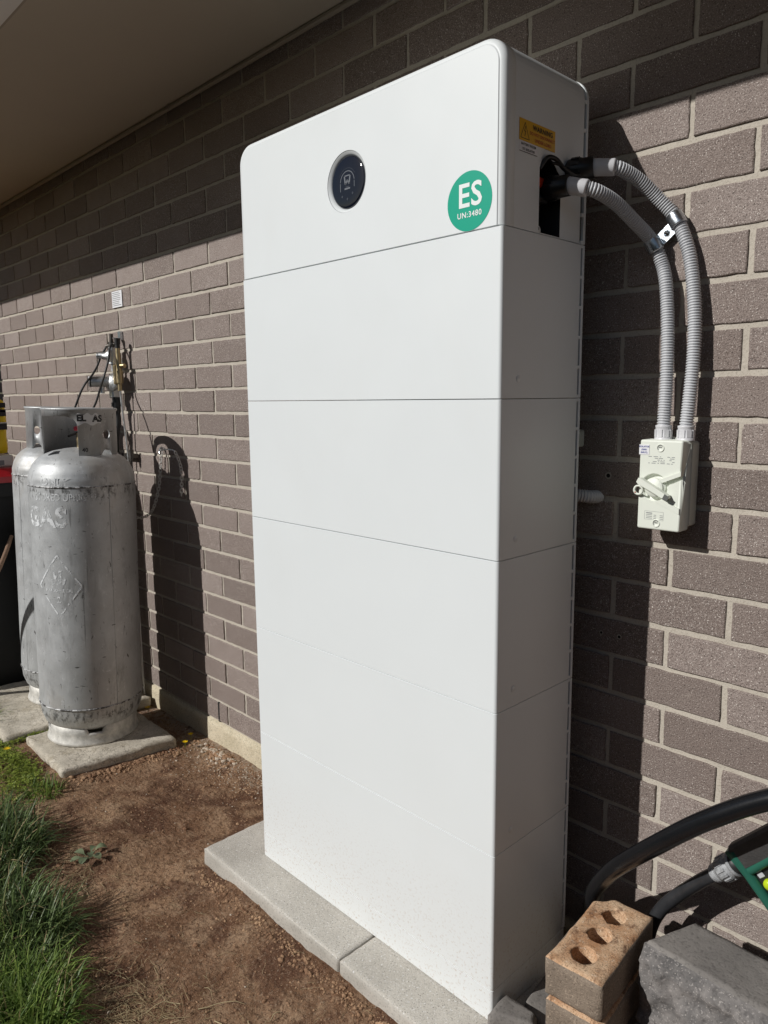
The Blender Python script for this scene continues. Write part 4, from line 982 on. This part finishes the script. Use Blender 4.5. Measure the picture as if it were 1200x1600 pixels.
# ================================================================== BIN, BAG, TIMBER
def bin_():
    t = thing('wheelie_bin', (-2.28, -.44, GZ), 'black wheelie bin with a red lid at the far left edge', 'bin')
    mb = MB(); z1 = .800
    def ring(x0, x1, y0, y1, z): return [(x0, y0, z), (x1, y0, z), (x1, y1, z), (x0, y1, z)]
    a = ring(-2.47, -2.06, -.66, -.24, GZ+.02); b = ring(-2.54, -2.015, -.72, -.19, z1-.06); c = ring(-2.56, -1.995, -.74, -.17, z1-.06); d = ring(-2.56, -1.995, -.74, -.17, z1)
    mb.add(a+b+c+d, [(0, 3, 2, 1)]+[(k*4+i, k*4+(i+1) % 4, (k+1)*4+(i+1) % 4, (k+1)*4+i) for k in range(3) for i in range(4)]+[(12, 13, 14, 15)]); part('bin_body', mb, ['bin_black'], t)
    mb = MB(); e = ring(-2.575, -1.98, -.755, -.155, z1+.002); f_ = ring(-2.575, -1.98, -.755, -.155, z1+.028); g = ring(-2.54, -2.015, -.72, -.19, z1+.062)
    mb.add(e+f_+g, [(0, 3, 2, 1)]+[(k*4+i, k*4+(i+1) % 4, (k+1)*4+(i+1) % 4, (k+1)*4+i) for k in range(2) for i in range(4)]+[(8, 9, 10, 11)]); part('lid', mb, ['bin_red'], t)
    for y in (-.66, -.24): mb = MB(); mb.cyl((-2.52, y-.02, GZ+.09), (-2.52, y+.02, GZ+.09), .09, 28); part('wheel', mb, ['pipe_black'], t)
    mb = MB(); mb.cyl((-2.60, -.66, z1+.0), (-2.60, -.24, z1), .014); part('handle', mb, ['bin_black'], t)
    bx0, bx1, by0, by1, bz = -2.40, -2.10, -.64, -.297, z1+.0625
    t2 = thing('garden_bag', ((bx0+bx1)/2, (by0+by1)/2, bz), 'bright yellow printed product bag standing on the red bin lid', 'bag')
    bm = rough_block([(bx0, by0), (bx1, by0), (bx1, by1), (bx0, by1)], bz+.055, bz+.30, .02, .006, 12, 4, 0, 0, None, .02); bm_obj('bag_body', bm, ['bag_yellow'], t2)
    mb = MB()
    for z, h, m_ in ((.262, .022, 0), (.225, .030, 0), (.165, .028, 0), (.190, .008, 1), (.243, .008, 1)): mb.box(bx1+.003, bx1+.009, by0+.01, by1-.004, bz+z, bz+z+h, m_)
    part('printed_band', mb, ['ink_black', 'bag_white'], t2)
    mb = MB(); mb.box(bx0-.0, bx1+.012, by0, by1+.012, bz, bz+.052, 0, None, .006); mb.box(bx1+.0125, bx1+.0135, by1-.06, by1-.03, bz+.008, bz+.03, 1); bb = part('carton', mb, ['bag_white', 'ink_grey']); tag(bb, 'flat white carton with a dark square print between the bin lid and yellow bag', 'carton')
    mb = MB(); mb.box(-.022, .022, -.008, .008, 0, .86, 0, Matrix.Translation((-1.97, -.53, -.10)) @ Matrix.Rotation(R(24), 4, 'X') @ Matrix.Rotation(R(12), 4, 'Y') @ Matrix.Rotation(R(60), 4, 'Z'))
    o = part('timber_plank', mb, ['timber_grey']); tag(o, 'grey weathered plank leaning between the black bin and the rear cylinder', 'plank')
    mb = MB(); ps = spline([(-2.02, -.70, -.12), (-1.95, -.62, .10), (-1.88, -.53, .30), (-1.86, -.44, .48), (-1.90, -.38, .58)], 8); mb.tube(ps, lambda i: .012-.0001*i+.0015*noise.noise((i*.5, 0, 0)), 10)
    o = part('wooden_stick', mb, ['timber_brown']); tag(o, 'brown rough stick leaning in front of the black bin', 'stick')
bin_()

# ================================================================== BRICK STACK AND BLOCKS
def bricks():
    ang = R(4.8); cx, cy = .8520, -.2600; hx, hy, h = .0555, .1145, .0752
    zb = .160-.0775*4
    names = ['topmost loose cored brick with sandy orange top beside the battery', 'second loose brick from the top of the stack beside the battery', 'third loose brick from the top of the stack beside the battery', 'lowest loose brick of the stack beside the battery']
    for k in range(4):
        z1 = .160-.0775*k; z0 = z1-h; dx, dy, da = ((0, 0, 0), (.0035, -.0035, R(.8)), (-.001, .003, R(-1)), (.002, 0, R(.5)))[k]
        def cr(x, y, c=math.cos(ang+da), s_=math.sin(ang+da)): return (x*c-y*s_, x*s_+y*c)
        q = [cr(-hx, -hy), cr(hx, -hy), cr(hx, hy), cr(-hx, hy)]
        bm = rough_block(q, 0, h, .008, .0008, 60, k*7, 0, 1, None, .006)
        # chipped far corner on the visible one
        if k == 0:
            for v in bm.verts:
                d = (Vector((v.co.x, v.co.y))-Vector(q[3])).length
                if d < .032: f = (1-d/.032); v.co.x += .012*f; v.co.y -= .020*f; v.co.z -= .006*f
        o = bm_obj('loose_brick', bm, ['sandy', 'brick_side']); cs = []
        for j in (-1, 0, 1):
            c = MB(); px, py = cr(-.002, j*.0640-.002); n = 28
            c.lathe([((.0225+.0012*math.sin(z*300+j)), z) for z in (-.01, 0, .02, .04, .06, h-.008, h-.004, h+.002, h+.01)], n, Matrix.Translation((px, py, 0)), 0, True)
            for i, (x, y, z) in enumerate(c.v):
                a = noise.noise((x*90, y*90, z*60+j*3))*.0017; c.v[i] = (x+a, y+a*.6, z)
            cs.append(c.mesh('h', ['sandy']))
        boolean(o, cs); o.location = (cx+dx, cy+dy, z0)
        tag(o, names[k], 'brick', 'stack of loose bricks beside the battery')
    # charcoal retaining blocks
    for k, (z0, z1, lb) in enumerate(((.0165, .180, 'upper charcoal split faced garden wall block right of the brick stack'), (-.152, .0145, 'lower charcoal split faced garden wall block under the upper one'))):
        o_ = .010*k; q = [(.9215-o_, -.243-o_), (1.245, -.262-o_), (1.215, -.132), (.9680-o_*.5, -.125)]
        bm = rough_block(q, z0, z1, .0075, .0014, 40, 20+k*9, 0, 1, (0, .024, .008), .010)
        for v in bm.verts:     # chamfered left arris of the front face
            pass
        tag(bm_obj('garden_block', bm, ['charcoal_block', 'split_face'], loc=(1.05, -.2, z0)), lb, 'block', 'charcoal garden wall blocks')
    for q, z0, z1, s_, lb, rot in (([(.6780, -.378), (.7560, -.322), (.7400, -.295), (.6720, -.306)], -.150, -.046, 3, 'broken grey paver piece lying against the foot of the battery', 0),
                                ([(.7000, -.283), (.7700, -.297), (.7820, -.170), (.6860, -.190)], -.150, -.062, 8, 'broken grey paver piece half under the loose brick stack', 0)):
        bm = rough_block(q, z0, z1, .008, .0022, 30, s_, 0, 1, None, .008)
        for v in bm.verts: v.co.z += (v.co.x-.70)*(-.18)
        tag(bm_obj('paver_fragment', bm, ['charcoal_block', 'charcoal_block'], loc=(q[0][0], q[0][1], z0)), lb, 'rubble', 'broken paver pieces')
bricks()

# ================================================================== HOSES AND SPRAY GUN
def hoses():
    mb = MB(); ps = resample(spline([(.700, -.050, GZ+.02), (.716, -.075, -.02), (.740, -.100, .070), (.762, -.130, .135), (.800, -.165, .200), (.8500, -.195, .270), (.9260, -.212, .3540), (1.0040, -.212, .4320), (1.0960, -.200, .5040), (1.20, -.19, .560), (1.34, -.22, .58), (1.50, -.34, .50), (1.66, -.5, .28), (1.75, -.6, .0), (1.77, -.62, GZ+.018)], 14), .008)
    mb.tube(ps, lambda i: .0168+.0002*noise.noise((i*.2, 0, 0)), 22); o = part('garden_hose', mb, ['hose_black']); tag(o, 'thick black hose arching up from behind the brick stack across the wall', 'hose')
    mb = MB(); ps = resample(spline([(.850, -.070, -.13), (.856, -.082, .00), (.866, -.088, .085), (.886, -.090, .140), (.9180, -.090, .188), (.9440, -.092, .2210), (.9660, -.0945, .2476), (.9850, -.0956, .2685), (.9950, -.096, .2795)], 14), .008)
    mb.tube(ps, .0128, 20); o = part('garden_hose', mb, ['hose_old']); tag(o, 'thinner dusty black hose rising from behind the charcoal block to the green spray gun', 'hose')
    a = Vector((.9852, -.0956, .2687)); d = Vector((.565, -.03, .62)).normalized(); up = Vector((-.74, -.06, .67)).normalized(); up = (up-d*up.dot(d)).normalized(); side = d.cross(up)
    t = thing('spray_gun', a, 'green and black hose spray gun with a lime button at the right edge', 'spray gun')
    T = frame(a, up, side)      # z along d
    mb = MB(); mb.lathe([(.0130, 0), (.0150, .001), (.0165, .008), (.0160, .016), (.0185, .017), (.0190, .022), (.0215, .023), (.0215, .042), (.0190, .044), (.0190, .050), (.0225, .051), (.0225, .055), (.0001, .055)], 26, T, 0)
    for k in range(14): mb.box(.0205, .0235, -.0022, .0022, .025, .041, 0, T @ Matrix.Rotation(2*PI*k/14, 4, 'Z'))
    for k in range(3): mb.lathe([(.0142+.001*k, .002+.004*k), (.0165+.0006*k, .0035+.004*k), (.0142+.001*k, .005+.004*k)], 20, T, 0, True, False)
    part('hose_coupling', mb, ['fitting_grey'], t)
    mb = MB(); mb.lathe([(.0190, .054), (.0190, .062), (.0170, .064), (.0170, .066)], 24, T, 0, True, True)
    part('swivel_collar', mb, ['pipe_black'], t)
    mb = MB(); # green moulded frame: collar, trigger side bars, spine
    mb.prism([(-.024, -.017), (.027, -.017), (.027, .017), (-.024, .017)], .010, T @ Matrix.Translation((0, 0, .064)), 0, .003)
    def bar(p, q, w=.006, h=.015):
        p, q = T @ Vector(p), T @ Vector(q)
        for k in (-1, 1): mb.tube([p+side*k*(h-w), q+side*k*(h-w)], w, 14)
        dd = (q-p); x = dd.normalized(); z = x.cross(side).normalized(); m_ = Matrix.Identity(4)
        for i in range(3): m_[i][0], m_[i][1], m_[i][2], m_[i][3] = x[i], side[i], z[i], p[i]
        mb.box(0, dd.length, -(h-w), h-w, -w*.86, w*.86, 0, m_, .001)
    bar((.022, 0, .0740), (-.140, 0, .0570), .0095, .0190); bar((-.017, 0, .078), (-.011, 0, .230), .0080, .0190); bar((-.138, 0, .058), (-.150, 0, .200), .007)
    part('gun_frame', mb, ['gun_green'], t)
    mb = MB(); mb.prism([(-.010, -.0165), (.026, -.0165), (.031, -.008), (.031, .008), (.026, .0165), (-.010, .0165)], .18, T @ Matrix.Translation((0, 0, .0725)), 0, .004); part('grip', mb, ['gun_grip'], t)
    mb = MB(); mb.box(-.130, -.018, -.007, .007, .066, .22, 0, T); part('inner_body', mb, ['pipe_black'], t)
    mb = MB(); mb.lathe([(.0001, .010), (.006, .0093), (.0095, .0065), (.010, .003), (.010, 0)], 24, T @ frame((-.050, .007, .090), (1, 0, 0), (0, 0, -1)), 0); part('lime_button', mb, ['gun_lime'], t)
    mb = MB(); mb.box(-.036, -.026, .007, .0095, .082, .094, 0, T, .001); part('indicator', mb, ['conduit'], t)
hoses()

# ================================================================== PLANTS AND DEBRIS
def blade(mb, base, ang, lean, L, w, tone, curl=1.0, seg=5):
    d = Vector((math.cos(ang), math.sin(ang), 0)); sd = Vector((-d.y, d.x, 0)); vs = []
    for i in range(seg+1):
        f = i/seg; th = lean*(.25+curl*f); p = base+d*(L*f*math.sin(min(th, 1.9)))*.9+Vector((0, 0, 1))*(L*f*math.cos(min(th, 1.9)))
        ww = w*(1-f**1.6)*.5+.00015; vs += [p-sd*ww, p+sd*ww]
    mb.add(vs, [(2*i, 2*i+1, 2*i+3, 2*i+2) for i in range(seg)], None, True, tone)
def plants():
    rg = random.Random(11); mb = MB()
    def tuft(cx, cy, rad, n, Lr, w, lean=1.1):
        for _ in range(int(n*.5)):
            a = rg.uniform(0, 2*PI); r = rad*math.sqrt(rg.random()); x, y = cx+r*math.cos(a), cy+r*math.sin(a)
            if y > -.02: continue
            aa = a+rg.gauss(0, 1.2); blade(mb, Vector((x, y, gh(x, y)-.004)), aa, rg.uniform(.2, lean*1.25)*(.5+r/rad*.9), rg.uniform(Lr[0]*.7, Lr[1]), w*rg.uniform(.9, 2.1), rg.random()**1.2, rg.uniform(.6, 1.5))
    tuft(-.74, -.85, .13, 1900, (.06, .15), .0034); tuft(-.88, -.86, .12, 1300, (.06, .14), .0034); tuft(-.62, -.91, .10, 800, (.05, .12), .0034)
    tuft(-.33, -.905, .11, 1700, (.06, .14), .0034); tuft(-.45, -.97, .13, 1500, (.06, .14), .0034); tuft(-.20, -.935, .055, 420, (.05, .11), .0032)
    part('grass', mb, ['grass_dark'], tone=True); o = C.objects[-1]; tag(o, 'dark blue green grass tufts in the lower left', 'grass', kind='stuff')
    mb = MB()
    tuft(-.13, -.97, .085, 1500, (.05, .12), .0030, 1.2); tuft(-.03, -.985, .075, 1300, (.05, .12), .0030, 1.2); tuft(-.24, -1.03, .10, 1500, (.05, .12), .003, 1.2); tuft(-.08, -1.08, .10, 1500, (.05, .12), .003, 1.2); tuft(.05, -1.04, .06, 700, (.04, .10), .003, 1.2)
    tuft(-.985, -.625, .055, 330, (.03, .075), .0024, 1.3); tuft(-1.0, -.72, .05, 90, (.03, .06), .0024, 1.4)
    tuft(-1.75, -.66, .12, 900, (.05, .13), .0030, 1.0)
    for _ in range(9000):
        x = rg.uniform(-3.5, 1.6); y = rg.uniform(-2.6, -1.1); 
        blade(mb, Vector((x, y, gh(x, y)-.004)), rg.uniform(0, 6.3), rg.uniform(.1, 1.2), rg.uniform(.03, .08), .003, rg.random(), 1, 3)
    part('grass', mb, ['grass_bright'], tone=True); tag(C.objects[-1], 'bright green lawn grass in the bottom left corner', 'grass', kind='stuff')
    # clover mat beside the slabs
    mb = MB()
    def leaf(c, r, tn, tone, kk=3):
        nrm = Vector((rg.gauss(0, .35), rg.gauss(0, .35), 1)).normalized(); u = nrm.orthogonal().normalized(); v = nrm.cross(u); a0 = rg.uniform(0, 6.3)
        for k in range(kk):
            a = a0+k*2*PI/kk; d = u*math.cos(a)+v*math.sin(a); s_ = nrm.cross(d); mb.add([c, c+d*r*.6-s_*r*.42, c+d*r*1.05-s_*r*.25, c+d*r*1.0+s_*r*.28, c+d*r*.55+s_*r*.42], [(0, 1, 2, 3, 4)], None, False, tone)
    for cx, cy, sx, sy, n in ((-1.22, -.625, .20, .035, 1500), (-1.48, -.66, .22, .05, 1500), (-1.36, -.72, .25, .05, 900), (-1.10, -.68, .12, .05, 480), (-1.44, -.50, .012, .10, 260), (-1.432, -.36, .010, .10, 160), (-1.7, -.64, .2, .03, 500)):
        for _ in range(n):
            x, y = cx+rg.gauss(0, sx*.5), cy+rg.gauss(0, sy*.6); z = gh(x, y)+rg.uniform(.002, .022)
            if -1.42 < x < -1.03 and y > -.545 and y < -.12: continue
            if x < -1.455 and y > -.6: continue
            leaf(Vector((x, y, z)), rg.uniform(.0035, .0065), 0, rg.random())
    part('clover', mb, ['clover'], tone=True); tag(C.objects[-1], 'yellow green clover mat along the edge of the concrete slabs', 'ground cover', kind='stuff')
    # straw, dead grass
    mb = MB()
    def straw(x, y, L, w=.0014, lift=.004, tone=None):
        a = rg.uniform(0, 6.3); p0 = Vector((x, y, gh(x, y)+.002)); pts = [p0]; n = 5
        for i in range(n): a += rg.gauss(0, .35); q = pts[-1]+Vector((math.cos(a), math.sin(a), 0))*L/n; q.z = gh(q.x, q.y)+.0015+rg.random()*lift; pts.append(q)
        mb.tube(pts, lambda i: w*.5*(1-.12*i), 4, 0, False, rg.random() if tone is None else tone)
    for _ in range(520):
        x, y = rg.gauss(.10, .12), rg.gauss(-.845, .055); straw(x, y, rg.uniform(.02, .07), rg.uniform(.0007, .0016))
    for _ in range(240): x, y = rg.uniform(-1.0, .7), rg.uniform(-1.0, -.48); straw(x, y, rg.uniform(.01, .05), rg.uniform(.0006, .0013))
    for _ in range(190): x, y = rg.gauss(-.55, .12), rg.gauss(-.73, .05); straw(x, y, rg.uniform(.02, .06), rg.uniform(.0008, .0015))
    for _ in range(70): x, y = rg.gauss(-1.0, .12), rg.gauss(-.07, .04); straw(x, min(y, -.02), rg.uniform(.02, .08), rg.uniform(.0006, .0011))
    for x, y, L in ((.13, -.74, .09), (.17, -.72, .10), (.22, -.71, .06), (-.45, -.72, .08), (.27, -.66, .05), (.30, -.60, .05)): straw(x, y, L, .0026, .012, .9)
    part('dry_straw', mb, ['straw'], tone=True); tag(C.objects[-1], 'dry straw and dead grass bits scattered over the soil', 'straw', kind='stuff')
    # clods and crumbs
    ico = bmesh.new(); bmesh.ops.create_icosphere(ico, subdivisions=1, radius=1); iv = [v.co.copy() for v in ico.verts]; ifc = [tuple(v.index for v in f.verts) for f in ico.faces]; ico.free()
    mb = MB()
    def clod(x, y, s_, mat):
        sd = rg.random()*90; sx, sy, sz = s_*rg.uniform(.7, 1.3), s_*rg.uniform(.7, 1.3), s_*rg.uniform(.5, .9)
        mb.add([(x+v.x*sx*(1+.35*noise.noise(v*1.7+Vector((sd, 0, 0)))), y+v.y*sy*(1+.35*noise.noise(v*1.7+Vector((0, sd, 0)))), gh(x, y)+s_*.18+v.z*sz) for v in iv], ifc, mat, False)
    for _ in range(12000):
        x, y = rg.uniform(-1.3, .95), rg.uniform(-1.05, -.02); s_ = .0010+.0026*rg.random()**4
        if rg.random() < .018: s_ *= 2.6
        clod(x, y, s_, 1 if rg.random() < .02 else 0)
    for _ in range(2600): x, y = rg.gauss(-.72, .20), -.02-abs(rg.gauss(0, .085)); clod(x, y, .0012+.0026*rg.random()**3, 1 if rg.random() < .30 else 0)
    for _ in range(320): x, y = rg.gauss(-.83, .05), -.035-abs(rg.gauss(0, .03)); clod(x, y, .0025+.008*rg.random()**3, 1 if rg.random() < .5 else 0)
    for _ in range(500): x = rg.uniform(-1.0, -.70); y = rg.gauss(-.30, .14); x = -1.0+abs(rg.gauss(0, .03)); clod(x, y, .002+.006*rg.random()**3, 0)
    for _ in range(700): x = rg.uniform(-.25, .65); y = -.470-abs(rg.gauss(0, .02)); clod(x, y, .0015+.004*rg.random()**3, 0)
    part('soil_crumbs', mb, ['clod', 'crumb']); tag(C.objects[-1], 'loose crumbs of soil and mortar over the garden bed', 'soil crumbs', kind='stuff')
    # broad leaved weed
    t = thing('weed', (-.53, -.665, gh(-.53, -.665)), 'small broad leaved grey green weed growing in the bare soil', 'weed')
    mb = MB()
    for k, (a, L, w, lf) in enumerate(((20, .045, .024, .02), (75, .05, .026, .03), (130, .04, .022, .02), (200, .055, .024, .012), (255, .05, .022, .012), (310, .045, .024, .02), (350, .03, .018, .03))):
        a = R(a); d = Vector((math.cos(a), math.sin(a), 0)); sd = Vector((-d.y, d.x, 0)); c = Vector(t.location); pr = [(0, .1), (.35, .12), (.5, .6), (.7, 1), (.88, .85), (1, .3)]; vs = []
        for f_, ww in pr:
            p = c+d*L*f_+Vector((0, 0, lf*math.sin(f_*2.4)+.002)); vs += [p-sd*w*.5*ww+Vector((0, 0, .003*ww)), p, p+sd*w*.5*ww+Vector((0, 0, .003*ww))]
        n = len(pr); mb.add(vs, [(3*i+j, 3*i+j+1, 3*i+j+4, 3*i+j+3) for i in range(n-1) for j in (0, 1)], None, True, rg.random())
    part('leaf_rosette', mb, ['weed_leaf'], t, tone=True)
    for x, y, s_, lb in ((-1.34, -.630, .0125, 'yellow flower in the clover at the left edge'), (-.962, -.118, .011, 'yellow flower on the soil beside the front slab corner nearest the battery'), (-1.018, -.063, .011, 'yellow flower in the shade against the wall footing'), (-1.375, -.062, .013, 'yellow flower between the front cylinder and the wall in the sun gap')):
        z = gh(x, y)+.028; t = thing('yellow_flower', (x, y, gh(x, y)), lb, 'flower', 'small yellow flowers'); mb = MB()
        for k in range(11):
            a = 2*PI*k/11+rg.gauss(0, .1); d = Vector((math.cos(a), math.sin(a), .35)); sd = Vector((-math.sin(a), math.cos(a), 0)); c = Vector((x, y, z))
            mb.add([c, c+d*s_*.6-sd*s_*.22, c+d*s_*1.1, c+d*s_*.6+sd*s_*.22], [(0, 1, 2, 3)], None, False, rg.random())
        part('petals', mb, ['petal'], t, tone=True); mb = MB(); mb.tube([(x, y, z-.02), (x+.002, y, z-.01), (x, y, z)], .0012, 6, 0, True, .5); part('stem', mb, ['clover'], t, tone=True)
plants()
if '_dbg' in S: del S['_dbg']
